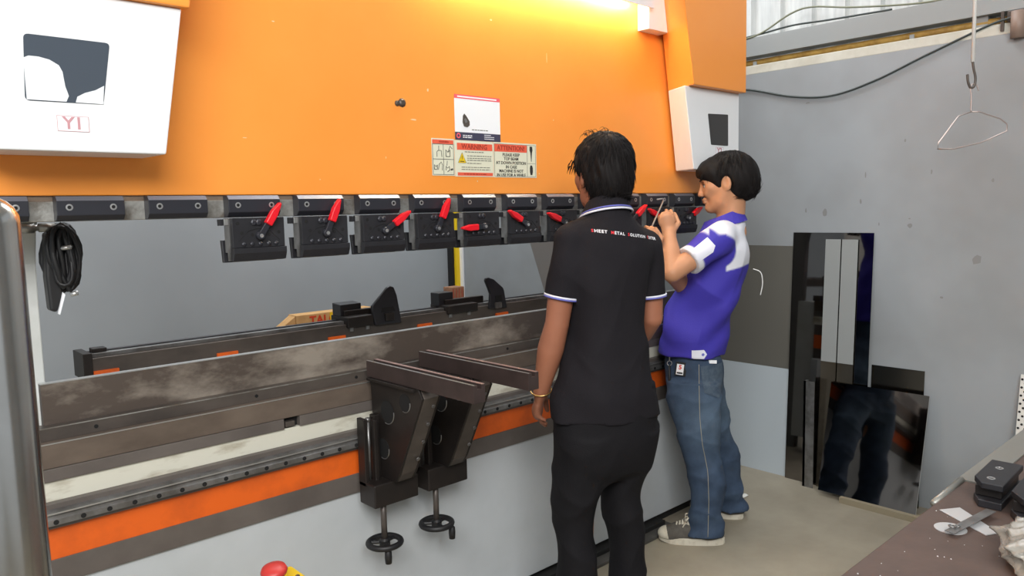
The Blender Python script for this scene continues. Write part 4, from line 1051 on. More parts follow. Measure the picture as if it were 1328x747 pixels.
def shoe(root, heel, toe, name_m, sole_m, laces, length=None):
    """low sneaker from heel to toe point on the floor: upper, sole, toe cap, laces"""
    h = np.array([heel[0], heel[1], 0.0]); tt = np.array([toe[0], toe[1], 0.0]); L = np.linalg.norm(tt - h); a = (tt - h) / L; s = np.array([a[1], -a[0], 0])
    P = lambda x, y, z: h + a * x * L + s * y + np.array([0, 0, z])
    A = [a, s, np.array([0, 0, 1.0])]
    c = P(.5, 0, .06); R = L * .62
    U = Field(c - [R, R, .08], c + [R, R, .10], .0045)
    U.ell(P(.80, 0, .035), (.060, .043, .034), A, .03); U.ell(P(.55, 0, .045), (.075, .041, .042), A, .03); U.ell(P(.25, 0, .050), (.070, .036, .048), A, .03)
    U.chain([P(.28, 0, .06), P(.24, 0, .125)], [.040, .038], .03); U.chain([P(.42, 0, .075), P(.70, 0, .055)], [.026, .020], .03)
    sl, X, Y, Z = U.block(c - 1, c + 1); U.d[sl] = np.maximum(U.d[sl], .018 - Z)
    up, V, _ = U.build('shoe', name_m, root, origin=P(0.3, 0, 0))
    out = []
    for q in range(40):
        t = 2 * math.pi * q / 40; x = math.cos(t); y = math.sin(t)
        w = .040 + .009 * (1 / (1 + math.exp(-(x * 5 - 1)))) ; px_ = .5 + .5 * np.sign(x) * abs(x) ** .82; 
        p = P(px_, y * w * abs(1) if abs(x) < .999 else 0, 0); out.append(p)
    mb = MB(); n = len(out); vs = []
    prof_ = ((.985, .0), (1.0, .004), (1.0, .026), (.975, .030))
    cc = P(.5, 0, 0)
    for sc, z in prof_:
        for p in out:
            q = cc + (p - cc) * sc; x = np.dot(p - h, a) / L
            vs.append((q[0], q[1], z + (.007 * max(0, x - .82) / .18)))
    fs = [(i * n + j, (i + 1) * n + j, (i + 1) * n + (j + 1) % n, i * n + (j + 1) % n) for i in range(3) for j in range(n)]
    fs += [tuple(range(n)), tuple(range(3 * n, 4 * n))[::-1]]
    mb.add(vs, [f[::-1] for f in fs]); mb.build('sole', sole_m, up, smooth=False)
    if laces:
        T = Field(P(.88, 0, .03) - .07, P(.88, 0, .03) + .07, .0045)
        T.ell(P(.845, 0, .034), (.0485, .0415, .0335), A, 0)
        sl, X, Y, Z = T.block(c - 1, c + 1); dx = (X - h[0]) * a[0] + (Y - h[1]) * a[1] - .80 * L
        T.d[sl] = np.maximum(np.maximum(T.d[sl], .02 - Z), -dx)
        T.build('toe_cap', sole_m, up)
        lm = MB()
        for i in range(7):
            x = .45 + i * .043; z = .109 - i * .0048; w = .027
            lm.tube([P(x, -w, z - .020), P(x + .006, -w * .5, z), P(x + .012, 0, z + .004), P(x + .018, w * .5, z), P(x + .024, w, z - .020)], .0037, 6)
            lm.tube([P(x + .024, -w, z - .024), P(x + .02, -w * .5, z + .001), P(x + .012, 0, z + .007), P(x + .004, w * .5, z + .001), P(x, w, z - .020)], .0037, 6)
        for sg in (-1, 1):
            lm.tube([P(.50, 0, .112), P(.53, sg * .018, .122), P(.58, sg * .034, .112), P(.59, sg * .028, .100), P(.53, sg * .010, .110), P(.50, 0, .112)], .0037, 6)
            lm.tube([P(.50, 0, .112), P(.56, sg * .014, .108), P(.64, sg * .040, .080)], .0028, 6)
        lm.build('laces', sole_m, up, smooth=True)
    return up
# ------------------------------------------------------------------ person in black, back turned
G = Frame((1.897, 1.614, 0), (.336, .942)); rv, fv = G.r, G.f
lo, hi = (1.50, 1.22, -.01), (2.32, 2.06, 1.78)
K = Field(lo, hi, .0042)
hc = G(.016, .045, 1.576); hfd = G.f * math.cos(.03) + G.r * math.sin(.03)
HP, HA = head(K, hc, hfd, nod=.06)
K.chain([HP(0, -.030, -.04), G(.005, .005, 1.45), G(0, -.02, 1.38)], [.056, .056, .075], .03)
lsh, rsh = G(-.122, -.005, 1.365), G(.158, .005, 1.335)
K.chain([lsh, G(0, -.01, 1.42), rsh], [.040, .05, .040], .03)
def sec(z, r, f, rx, ry): c = G(r, f, 0); return (z, c[0], c[1], rx, ry)
K.loft([sec(.74, -.012, -.01, .11, .08), sec(.86, -.010, -.01, .12, .08), sec(1.0, -.006, 0, .10, .075), sec(1.15, 0, 0, .10, .078), sec(1.30, 0, 0, .115, .080), sec(1.39, 0, -.01, .08, .055)], rv, fv, .03)
lel, lwr = G(-.168, .015, 1.105), G(-.196, .085, .872)
K.chain([lsh, G(-.150, 0, 1.25), lel, G(-.180, .04, 1.02), lwr], [.046, .044, .0385, .0425, .0265], .015)
rel, rwr = G(.176, .0, 1.10), G(.168, .185, .945)
K.chain([rsh, G(.172, 0, 1.23), rel, G(.176, .06, 1.045), rwr], [.046, .044, .0385, .041, .0265], .015)
ad = lwr - G(-.180, .04, 1.02); ad = ad / np.linalg.norm(ad)
# left hand hangs, palm facing back towards the thigh, fingers lightly bent
hand(K, lwr, ad * .9 + G.f * .1 + G.r * .06, -.55 * G.f + .83 * G.r, G.f * .80 + G.r * .5, (.22, .30, .34, .40), -1, scale=.98, spread=.13, thumb_curl=.3)
hand(K, rwr, np.array(G.r) * -.75 + G.f * .5 - G.u * .3, -G.f * .7 - G.r * .3 - G.u * .1, G.u, (.5, .5, .5, .5), 1, scale=.95)
for sgn, hx_, ax_ in ((-1, -.085, -.118), (1, .075, .075)):
    K.chain([G(hx_, 0, .80), G((hx_ + ax_) / 2, .012, .45), G(ax_, -.01, .10)], [.075, .05, .036], .03)
lip = lambda V: np.clip(1 - np.linalg.norm(V - HP(0, .093, -.064), axis=1) / .02, 0, 1)
man1, _, _ = K.build('person', SKIN1, None, lip, origin=G(0, 0, 0))
tag(man1, 'person in black polo shirt and black trousers seen from behind, arm hanging', 'person')
# eyes
for s in (-1, 1):
    MB().lathe([(.0112 * math.sin(t), -.0112 * math.cos(t)) for t in [.05 + .31 * q for q in range(11)]], HP(.031 * s, .0735, .0), hfd, 14).build('eye', M['sticker_white'], man1, smooth=True)
    MB().lathe([(.0055, 0), (.003, .0016)], HP(.031 * s, .0838, .0), hfd, 12).build('iris', HAIR, man1)
# hair: thick cap and loose tufts
Hc = np.array(hc); HF = Field(Hc - .16, Hc + .19, .005)
HF.ell(HP(0, -.024, .032), (.091, .112, .103), HA, .0)
HF.ell(HP(0, -.055, -.022), (.076, .074, .092), HA, .03)
HF.ell(HP(0, .085, -.055), (.12, .075, .105), HA, .02, cut=True)      # keeps the face clear
HF.ell(HP(0, -.02, -.155), (.12, .12, .06), HA, .02, cut=True)
for s in (-1, 1): HF.ell(HP(.088 * s, .004, -.028), (.026, .030, .045), HA, .008, cut=True)
nrng = np.random.RandomState(2)
def lumpy(X, Y, Z): return .0028 * np.sin(95 * X + 40 * Z) * np.sin(88 * Y - 31 * Z + 1.3) + .0015 * np.sin(210 * (X - Y) + 60 * Z)
HF.fold(lumpy, Hc - .2, Hc + .2)
hair1, HV, HFc = HF.build('hair', HAIR, man1)
roots = scalp(HP, HA, (0, -.026, .034), (.088, .109, .1005), 1900, 21, lambda a, b, d: (d > .03 or b < -.02) and not (b > .03 and d < .045) and d > -.085 and not (abs(a) > .06 and b > -.03 and d < .0))
roots += scalp(HP, HA, (0, -.055, -.018), (.074, .072, .090), 900, 22, lambda a, b, d: b < -.045 and -.088 < d < .02)
mb = hair_strands(HP, roots, .040, .0017, 5, droop=.9, lift=.18)
front = [(Vector(HP(-.062 + random.uniform(-.02, .02), .065 + random.uniform(-.01, .01), .040 + random.uniform(-.01, .02))), -Vector(HA[0]), Vector(HA[1]) * .35 - Vector(HA[0]) * .30 + Vector((0, 0, -.8))) for _ in range(22)]
m2 = hair_strands(HP, front, .026, .0018, 8, droop=.5, lift=.15); mb.add(m2.v, m2.f)
top = [(Vector(HP(random.uniform(-.05, .03), random.uniform(-.08, .03), .128)), Vector((0, 0, 1)), Vector(HA[0]) * random.uniform(-1, .6) + Vector((0, 0, .75))) for _ in range(26)]
m3 = hair_strands(HP, top, .042, .0011, 9, droop=1.6, lift=.5, n=7, swirl=1.5); mb.add(m3.v, m3.f)
stuff(mb.build('hair_tufts', HAIR, hair1, smooth=True))

# shirt: torso and two sleeves, hem loose over the trousers
S = Field((1.52, 1.28, .70), (2.30, 1.98, 1.52), .006)
def torso_fold(a, b, Z, th):
    low = np.clip((1.25 - Z) / .4, 0, 1)
    return (.0035 * np.sin(5 * th + 9 * Z) * low + .0028 * np.sin(34 * Z + 2.2 * np.sin(2 * th) + 3 * a * 8) * np.clip((1.12 - Z) / .1, 0, 1) * np.clip((Z - .80) / .08, 0, 1))
ldir = (lel - lsh) / np.linalg.norm(lel - lsh); rdir = (rel - rsh) / np.linalg.norm(rel - rsh)
S.chain([G(-.08, -.006, 1.385), lsh + [0, 0, .004], lsh + ldir * .08, lsh + ldir * .178], [.055, .056, .0555, .0545], .035)
S.chain([G(.10, -.004, 1.36), rsh + [0, 0, .004], rsh + rdir * .08, rsh + rdir * .165], [.055, .056, .0555, .0545], .035)
for sh, dr in ((lsh, ldir), (rsh, rdir)):                              # flat sleeve ends
    e = sh + dr * (.186 if sh is lsh else .170); sl, X, Y, Z = S.block(e - .085, e + .085)
    pl_ = (X - e[0]) * dr[0] + (Y - e[1]) * dr[1] + (Z - e[2]) * dr[2]
    rad = np.sqrt(np.maximum((X - e[0]) ** 2 + (Y - e[1]) ** 2 + (Z - e[2]) ** 2 - pl_ ** 2, 0))
    S.d[sl] = np.where((rad < .075) & (pl_ > -.004), np.maximum(S.d[sl], pl_), S.d[sl])
S.loft([sec(.795, -.016, -.012, .186, .128), sec(.86, -.013, -.012, .178, .128), sec(.94, -.006, -.006, .158, .122), sec(1.06, -.002, -.004, .128, .112), sec(1.16, .002, -.004, .130, .112), sec(1.26, .006, -.006, .142, .114), sec(1.34, .010, -.010, .142, .104), sec(1.40, .008, -.012, .112, .088), sec(1.445, .006, -.006, .078, .074), sec(1.470, .006, -.004, .068, .066)], rv, fv, .02, power=2.25, fold=torso_fold)
def shirt_fold(X, Y, Z): return .0050 * np.sin(19 * Z + 24 * X - 12 * Y + 1.5 * np.sin(9 * Z)) * np.sin(15 * X + 19 * Y + 4 * Z) * np.clip((1.42 - Z) / .1, 0, 1)
S.fold(shirt_fold, S.lo, S.lo + S.h * S.n)
S.fold(creases([.8, .95, 1.15, 1.3, 1.4], [.2, 1, .9, .5, 0], .0055, 26, 2.0), S.lo, S.lo + S.h * S.n)
shirt1, SV, SF = S.build('polo_shirt', BLACK_CLOTH, man1, lambda V: np.zeros(len(V)))
# tipped collar and sleeve bands
WHITE_TRIM = mat('white_trim', srgb(226, 228, 240), .7); BLUE_TRIM = mat('violet_blue_trim', srgb(104, 108, 190), .7)
def band(pts_in, up_, h, th, n, z=None):
    """closed flat ribbon: inner loop pts, height vector up_*h, thickness outwards"""
    mb = MB(); m = len(pts_in); c = sum((Vector(p) for p in pts_in), Vector()) / m; u = Vector(up_)
    vs = []
    for p in pts_in:
        p = Vector(p); o = (p - c); o = (o - u * o.dot(u)).normalized()
        vs += [p, p + o * th, p + o * th + u * h, p + u * h]
    fs = []
    for i in range(m):
        j = (i + 1) % m
        for q in range(4): fs.append((i * 4 + q, i * 4 + (q + 1) % 4, j * 4 + (q + 1) % 4, j * 4 + q))
    return mb.add(vs, [f[::-1] for f in fs])
def collar(F_, z0, tilt, rx, ry, h, m, parent, nm='collar', cr=0.0, cf=0.0, flare=.0, open_front=0.0):
    mb = MB(); N = 40; vs = []
    for i in range(N):
        t = open_front + (2 * math.pi - 2 * open_front) * i / (N - 1)
        # t = angle from the front, going round the back
        x, y = math.sin(t) , math.cos(t)
        for (ex, zz) in ((flare, 0), (flare + .004, 0), (.004, h), (0, h)):
            p = F_(cr + x * (rx + ex), cf + y * (ry + ex), z0 + zz + tilt * y); vs.append(p)
    fs = []
    for i in range(N - 1):
        for q in range(4): fs.append((i * 4 + q, (i + 1) * 4 + q, (i + 1) * 4 + (q + 1) % 4, i * 4 + (q + 1) % 4))
    mb.add(vs, fs); return mb.build(nm, m, parent, smooth=False)
co1 = collar(G, 1.448, -.022, .060, .058, .044, M['black_rubber'], man1, 'collar', .006, -.002, .022, .25)
co1.data.materials[0] = BLACK_CLOTH
def collar_stripe(F_, z0, tilt, rx, ry, cr, cf, m, r, parent, dz, flare):
    pts = []
    for i in range(30):
        t = .9 + (2 * math.pi - 1.8) * i / 29
        pts.append(F_(cr + math.sin(t) * (rx + flare), cf + math.cos(t) * (ry + flare), z0 + dz + tilt * math.cos(t)))
    return MB().tube(pts, r, 6).build('collar_stripe', m, parent, smooth=True)
collar_stripe(G, 1.448, -.022, .060, .058, .006, -.002, WHITE_TRIM, .0034, co1, -.001, .0250)
collar_stripe(G, 1.448, -.022, .060, .058, .006, -.002, BLUE_TRIM, .0028, co1, .006, .0215)
for sh, dr, ll in ((lsh, ldir, .176), (rsh, rdir, .160)):
    for m, o_ in ((WHITE_TRIM, 0.0), (BLUE_TRIM, .0052)):
        c = Vector(sh + dr * (ll + o_)); d = Vector(dr); a_ = d.orthogonal().normalized(); b_ = d.cross(a_)
        MB().tube([c + (a_ * math.cos(t) + b_ * math.sin(t)) * .0552 for t in [2 * math.pi * q / 32 for q in range(32)]], .0034 if o_ == 0 else .0030, 6, closed=True).build('cuff_stripe', m, shirt1, smooth=True)
# lettering across the back, laid on the cloth
bvh = BVHTree.FromPolygons([Vector(p) for p in SV], [tuple(q) for q in SF])
def on_cloth(mb, d, bv, off=.0016):
    d = Vector(d).normalized(); out = MB(); vs = []
    for p in mb.v:
        hit = bv.ray_cast(Vector(p) - d * .5, d)
        vs.append(hit[0] - d * off if hit[0] is not None else Vector(p))
    return out.add(vs, mb.f)
bx_ = (G.r * .985 - G.u * .14); bx_ = bx_ / np.linalg.norm(bx_); bz_ = G.u * .985 + G.r * .14
x0 = -.088
words_ = ('SHEET', 'METAL', 'SOLUTION', 'CENTER'); wred = MB(); wwhite = MB(); adv = 0.0; ts = .0130
for wd in words_:
    for i, chh in enumerate(wd):
        t = text_mb(chh, ts * (1.0), (0, 0, 0), (1, 0, 0), (0, 0, 1), depth=0.0, align='LEFT', bold=.0004)
        xs_ = [v[0] for v in t.v]; w_ = max(xs_)
        p0 = G(0, -.3, 1.388) + np.array(bx_) * (x0 + adv)
        dst = wred if i == 0 else wwhite
        dst.add([p0 + np.array(bx_) * v[0] + bz_ * v[2] for v in t.v], t.f); adv += w_ + ts * .12
    adv += ts * .75
on_cloth(wred, G.f, bvh).build('lettering', mat('red_print', srgb(214, 40, 52), .6), shirt1)
on_cloth(wwhite, G.f, bvh).build('lettering', mat('white_print', srgb(232, 232, 236), .6), shirt1)

# trousers
T = Field((1.55, 1.25, .02), (2.25, 1.95, .93), .0065)
T.loft([sec(.585, -.012, -.012, .09, .07), sec(.63, -.012, -.012, .140, .108), sec(.70, -.010, -.014, .172, .128), sec(.78, -.010, -.014, .178, .124), sec(.90, -.010, -.012, .165, .118)], rv, fv, .03, fold=lambda a, b, Z, th: .003 * np.sin(22 * Z + 4 * th))
def leg_fold(ph):
    return lambda a, b, Z, th: .0042 * np.sin(20 * Z + 1.6 * np.sin(th + ph) + ph) * np.clip((.66 - Z) / .2, .25, 1) + .003 * np.sin(43 * Z + 2 * th + ph) * np.clip((.35 - Z) / .2, 0, 1)
T.loft([sec(.045, -.118, -.012, .070, .088), sec(.12, -.116, -.008, .064, .076), sec(.28, -.118, 0, .061, .072), sec(.40, -.121, .008, .063, .074), sec(.52, -.118, .008, .070, .084), sec(.64, -.094, .0, .090, .108), sec(.74, -.085, -.01, .088, .115)], rv, fv, .02, fold=leg_fold(.4))
T.loft([sec(.045, .085, -.012, .070, .088), sec(.12, .083, -.008, .062, .076), sec(.28, .076, 0, .056, .070), sec(.40, .066, .008, .060, .074), sec(.52, .060, .008, .062, .082), sec(.64, .070, .0, .078, .104), sec(.74, .075, -.01, .090, .115)], rv, fv, .02, fold=leg_fold(2.0))
T.chain([G(.158, -.03, .735), G(.160, -.01, .66)], [.020, .012], .03)          # bulging right side pocket
T.fold(creases([0, .2, .45, .6, .75], [1, .8, 1, .8, .2], .007, 34, 1.0), T.lo, T.lo + T.h * T.n)
tro1, _, _ = T.build('trousers', BLACK_TWILL, man1, lambda V: np.zeros(len(V)))
for ax_ in (-.118, .085):
    shoe(man1, G(ax_, -.075, 0), G(ax_ * 1.1, .20, 0), mat('dark_shoe_cloth', srgb(44, 42, 42), .7), mat('dark_shoe_sole', srgb(60, 58, 55), .7), False)
# bangle on the left wrist
bc = lwr + np.array([0, 0, .022]); q = Vector(ad)
MB().torus(Vector(bc) + Vector((0, 0, -.018)), Vector((ad[0] + .25, ad[1] - .1, ad[2])), .0345, .0026, 30, 8).build('bangle', mat('gold_bangle', srgb(206, 172, 110), .3, .9), man1, smooth=True)
# ------------------------------------------------------------------ person in blue, side view, working on the tool holder
Q = Frame((2.90, 1.800, 0), (-.52, .854)); rv, fv = Q.r, Q.f
K = Field((2.36, 1.40, -.01), (3.34, 2.20, 1.78), .0042)
hc = Q(0, .004, 1.564); hfd = Q.f
HP, HA = head(K, hc, hfd, nod=.16)
K.chain([HP(0, -.035, -.04), Q(0, -.03, 1.42), Q(0, -.02, 1.36)], [.056, .056, .075], .03)
lsh, rsh = Q(-.165, 0.015, 1.335), Q(.150, .02, 1.345)
K.chain([lsh, Q(0, -.01, 1.36), rsh], [.040, .05, .040], .03)
def sec(z, r, f, rx, ry): c = Q(r, f, 0); return (z, c[0], c[1], rx, ry)
K.loft([sec(.70, 0, .108, .09, .08), sec(.83, 0, .112, .112, .08), sec(.98, 0, .08, .10, .078), sec(1.12, 0, .035, .105, .08), sec(1.25, 0, .01, .115, .08), sec(1.35, 0, 0, .08, .055)], rv, fv, .03)
lel = np.array([2.540, 1.810, 1.202]); lwr = np.array([2.632, 1.890, 1.352])
K.chain([lsh, lsh * .5 + lel * .5, lel, lel * .55 + lwr * .45, lwr], [.046, .043, .038, .040, .0270], .015)
rel = np.array([2.76, 1.915, 1.13]); rwr = np.array([2.530, 1.890, 1.290])
K.chain([rsh, rsh * .5 + rel * .5, rel, rel * .6 + rwr * .4, rwr], [.046, .042, .037, .038, .0265], .015)
# left hand closed round the hex key, back of the hand towards the camera
vd = np.array([.75, .66, .0])
tipsL = hand(K, lwr, (-.05, .18, .98), vd * .9 + np.array([0, 0, .1]), (.70, -.70, .1), (.62, .72, .78, .84), -1, scale=.92, spread=.04, thumb_curl=.8)
hand(K, rwr, (-.25, .12, .95), (.4, .75, 0), (.6, -.6, .2), (.6, .65, .7, .7), 1, scale=.90, spread=.04, thumb_curl=.7)
lank, rank = np.array([2.785, 1.810, .10]), np.array([3.095, 1.895, .10])
K.chain([Q(-.050, .115, .76), np.array([2.78, 1.86, .47]), lank], [.058, .046, .034], .03)
K.chain([Q(.050, .115, .76), np.array([3.00, 1.94, .47]), rank], [.058, .046, .034], .03)
lip = lambda V: .8 * np.clip(1.2 - np.linalg.norm((V - HP(0, .094, -.064)) @ np.array(HA).T / [1.0, 1.0, .55], axis=1) / .016, 0, 1)
man2, _, _ = K.build('person', SKIN2, None, lip, origin=Q(0, 0, 0))
tag(man2, 'person in blue and white polo shirt and jeans, side view, tightening a clamp', 'person')
for s in (-1, 1):
    MB().lathe([(.0112 * math.sin(t), -.0112 * math.cos(t)) for t in [.05 + .31 * q for q in range(11)]], HP(.031 * s, .0700, -.001), hfd, 14).build('eye', M['sticker_white'], man2, smooth=True)
    MB().lathe([(.0072, 0), (.003, .0018)], HP(.031 * s, .0803, -.0025), hfd, 12).build('iris', HAIR, man2)
    MB().tube([HP(.018 * s, .094, .022), HP(.034 * s, .086, .027), HP(.050 * s, .072, .022)], [.0022, .0030, .0014], 6).build('eyebrow', HAIR, man2, smooth=True)
    MB().tube([HP(.019 * s, .0800, .003), HP(.030 * s, .0820, .0055), HP(.043 * s, .0755, .003)], [.0016, .0026, .0016], 6).build('eyelash', HAIR, man2, smooth=True)
# hair: smooth bowl, fringe over the brow, clear of the ear
Hc = np.array(hc); HF = Field(Hc - .17, Hc + .19, .0045)
HF.ell(HP(0, -.030, .032), (.091, .115, .098), HA, .0)
HF.ell(HP(0, -.072, -.010), (.078, .078, .088), HA, .03)
HF.ell(HP(0, .048, .050), (.078, .058, .052), HA, .03)
HF.ell(HP(0, .105, -.075), (.13, .100, .112), HA, .014, cut=True)
HF.ell(HP(0, .020, -.150), (.13, .12, .085), HA, .02, cut=True)
for s in (-1, 1): HF.ell(HP(.092 * s, -.010, -.030), (.030, .030, .055), HA, .006, cut=True)
HF.fold(lambda X, Y, Z: .0016 * np.sin(130 * X + 30 * Z) * np.sin(120 * Y - 40 * Z), Hc - .2, Hc + .2)
hair2, _, _ = HF.build('hair', HAIR, man2)
roots = scalp(HP, HA, (0, -.030, .032), (.0895, .1135, .0965), 1900, 31, lambda a, b, d: (d > .05 or b < -.05) and d > -.04)
roots += scalp(HP, HA, (0, -.072, -.010), (.0765, .0765, .0865), 800, 33, lambda a, b, d: b < -.07 and d > -.085)
mb = hair_strands(HP, roots, .042, .0015, 15, droop=.6, lift=.08, swirl=.4)
fr_ = [(Vector(HP(random.uniform(-.07, .07), .075 - random.uniform(0, .02), .062 + random.uniform(-.012, .012))), Vector(HA[1]), Vector(HA[1]) * .35 + Vector((0, 0, -.9))) for _ in range(130)]
m2 = hair_strands(HP, fr_, .042, .0018, 16, droop=.4, lift=.12, swirl=.4); mb.add(m2.v, m2.f)
stuff(mb.build('hair_tufts', HAIR, hair2, smooth=True))

# polo shirt
S = Field((2.36, 1.40, .74), (3.28, 2.12, 1.46), .0055)
def tf(a, b, Z, th):
    low = np.clip((1.28 - Z) / .25, 0, 1)
    return 0.0080 * np.sin(3 * th + 16 * Z + 1) * low + .0075 * np.sin(30 * Z + 2.5 * np.cos(th * 2) + 7 * b) * low * np.clip((Z - .84) / .06, 0, 1)
ldir = (lel - lsh) / np.linalg.norm(lel - lsh); rdir = (rel - rsh) / np.linalg.norm(rel - rsh)
S.chain([Q(-.09, -.0, 1.345), lsh, lsh + ldir * .08, lsh + ldir * .165], [.058, .064, .064, .060], .04)
S.chain([Q(.09, 0, 1.35), rsh, rsh + rdir * .08, rsh + rdir * .165], [.058, .060, .060, .056], .04)
for sh, dr, rr in ((lsh, ldir, .085), (rsh, rdir, .085)):
    e = sh + dr * .172; sl, X, Y, Z = S.block(e - .10, e + .10)
    pl_ = (X - e[0]) * dr[0] + (Y - e[1]) * dr[1] + (Z - e[2]) * dr[2]
    rad = np.sqrt(np.maximum((X - e[0]) ** 2 + (Y - e[1]) ** 2 + (Z - e[2]) ** 2 - pl_ ** 2, 0))
    S.d[sl] = np.where((rad < rr) & (pl_ > -.004), np.maximum(S.d[sl], pl_), S.d[sl])
S.loft([sec(.825, 0, .140, .150, .142), sec(.90, 0, .132, .155, .146), sec(1.0, 0, .105, .156, .146), sec(1.10, 0, .066, .156, .138), sec(1.20, 0, .025, .158, .128), sec(1.29, 0, .008, .162, .112), sec(1.345, 0, 0, .130, .088), sec(1.385, 0, -.014, .080, .072), sec(1.40, 0, -.016, .068, .066)], rv, fv, .02, fold=tf)
S.fold(lambda X, Y, Z: .0042 * np.sin(26 * Z + 20 * X - 16 * Y) * np.sin(21 * X + 19 * Y + 5 * Z), S.lo, S.lo + S.h * S.n)
def white_areas(V):
    d = V - Q(0, 0, 0); r = d @ Q.r; f = d @ Q.f; z = V[:, 2]
    al = (V - lsh) @ ldir; perp = np.linalg.norm((V - lsh) - al[:, None] * ldir, axis=1)
    ss = lambda x, w=.006: np.clip(x / w + .5, 0, 1)
    slv = (al > .0) & (perp < .075) & (r < -.10)
    cuff = ss(al - .146) * slv
    # curved white yoke: from the collar down the shoulder blade
    yoke_back = ss(-.012 - f) * ss(f + .20) * ss(-r - .02 + (z - 1.2) * .1) * ss(z - 1.20 - (-.02 - f) * .25) * ss(1.42 - z)
    band_ = ss(z - (1.335 + .10 * np.clip(-r - .08, 0, .1) - 1.2 * np.clip(f - .03, 0, .3) - .35 * np.clip(-f - 0.03, 0, 1)))
    top_ = ss(z - 1.352 + .25 * np.abs(f + .01)) * ss(-r - .0) * ss(.03 - al, .014)
    arm_blue = ss(.086 - np.linalg.norm(np.stack([(r + .185) / 1.1, (f - .022) / .92, (z - 1.285) / .92], 1), axis=1), .008)
    front = ss(f - .055) * ss(z - 1.18) * ss(-r - .005) * ss(.06 - al, .014)
    w = np.maximum(np.maximum(yoke_back * ss(.05 - al, .014), top_), front * .92) * (1 - arm_blue)
    return np.maximum(w, cuff)
S.fold(creases([.8, .92, 1.1, 1.25, 1.36], [.3, 1, 1, .6, 0], .0070, 24, 4.0), S.lo, S.lo + S.h * S.n)
shirt2, SV, SF = S.build('polo_shirt', BLUE_CLOTH, man2, white_areas)
co2 = collar(Q, 1.374, -.030, .062, .074, .052, BLUE_CLOTH, man2, 'collar', 0, .006, .026, .30)
at_ = co2.data.attributes.new('mask', 'FLOAT', 'POINT')
# white patch on the sleeve, printed panel
bvh = BVHTree.FromPolygons([Vector(p) for p in SV], [tuple(q) for q in SF])
vdir = np.array([.80, .58, -.05]); vdir /= np.linalg.norm(vdir)
def patch(center, xd, zd, poly, d, m, nm, par, off=.0022, bv=None, sub=8):
    """flat patch laid on the cloth: poly in patch coordinates, triangulated as a fine grid"""
    import mathutils.geometry as mg
    xs = [p[0] for p in poly]; ys = [p[1] for p in poly]; mb = MB(); c = np.array(center); xd = np.array(xd) / np.linalg.norm(xd); zd = np.array(zd) / np.linalg.norm(zd)
    # fan of quads between the polygon and its centre
    cx, cy = sum(xs) / len(xs), sum(ys) / len(ys); rings = []
    dense = []
    for i in range(len(poly)):
        a, b = poly[i], poly[(i + 1) % len(poly)]
        for k in range(sub): t = k / sub; dense.append((a[0] + (b[0] - a[0]) * t, a[1] + (b[1] - a[1]) * t))
    n = len(dense); vs = []; fs = []
    for s_ in (1.0, .8, .6, .4, .2):
        for p in dense: vs.append(c + xd * (cx + (p[0] - cx) * s_) + zd * (cy + (p[1] - cy) * s_))
    vs.append(c + xd * cx + zd * cy)
    for q in range(4):
        for i in range(n): j = (i + 1) % n; fs.append((q * n + i, q * n + j, (q + 1) * n + j, (q + 1) * n + i))
    for i in range(n): fs.append((4 * n + i, 4 * n + (i + 1) % n, 5 * n))
    mb.add(vs, fs); o = on_cloth(mb, d, bv, off).build(nm, m, par, smooth=True)
    return o
mid = lsh + ldir * .095
perp = np.cross(ldir, vdir); perp /= np.linalg.norm(perp)
if perp[2] < 0: perp = -perp
patch(mid - vdir * .05, ldir, perp, [(-.055, -.012), (-.050, .034), (.040, .030), (.058, .008), (.040, -.026), (-.030, -.028)], vdir, WHITE_TRIM, 'sleeve_patch', shirt2, bv=bvh)
# hem tag with a blue dot
tc_ = np.array([2.795, 1.790, .846])
patch(Q(-.16, .098, .846), -Q.f, Q.u, [(-.028, -.019), (.022, -.019), (.034, 0), (.022, .019), (-.028, .019)], Q.r, WHITE_TRIM, 'hem_tag', shirt2, bv=bvh)
patch(Q(-.16, .080, .846), -Q.f, Q.u, [(.006 * math.cos(t), .006 * math.sin(t)) for t in [2 * math.pi * q / 10 for q in range(10)]], Q.r, BLUE_TRIM, 'tag_dot', shirt2, off=.0034, bv=bvh, sub=2)

# jeans
T = Field((2.48, 1.46, .015), (3.36, 2.22, .90), .0058)
T.loft([sec(.58, 0, .112, .120, .105), sec(.68, 0, .122, .132, .122), sec(.78, 0, .124, .135, .124), sec(.855, 0, .130, .126, .108)], rv, fv, .03, fold=lambda a, b, Z, th: .003 * np.sin(26 * Z + 5 * th))
def W(z, p, rx, ry): return (z, p[0], p[1], rx, ry)
lt = Q(-.085, .118, 0)
def jf(ph): return lambda a, b, Z, th: .0065 * np.sin(24 * Z + 2.4 * np.sin(th + ph) + ph) * np.clip((.70 - Z) / .2, .25, 1) + .0055 * np.sin(70 * Z + 2.2 * np.sin(th) + ph) * np.clip((.22 - Z) / .14, 0, 1)
T.loft([W(.045, Q(-.092, .070, 0), .074, .088), W(.10, Q(-.092, .066, 0), .066, .074), W(.22, Q(-.094, .066, 0), .067, .075), W(.34, Q(-.096, .070, 0), .070, .079), W(.46, Q(-.094, .100, 0), .075, .090), W(.58, Q(-.090, .114, 0), .080, .108), W(.72, Q(-.075, .122, 0), .076, .118)], rv, fv, .018, fold=jf(.5))
T.loft([W(.045, Q(.220, -.022, 0), .076, .092), W(.10, Q(.218, -.022, 0), .068, .076), W(.22, Q(.208, -.008, 0), .068, .076), W(.34, Q(.188, .014, 0), .070, .078), W(.46, Q(.158, .048, 0), .076, .086), W(.58, Q(.116, .090, 0), .084, .104), W(.72, Q(.075, .118, 0), .076, .118)], rv, fv, .018, fold=jf(2.2))
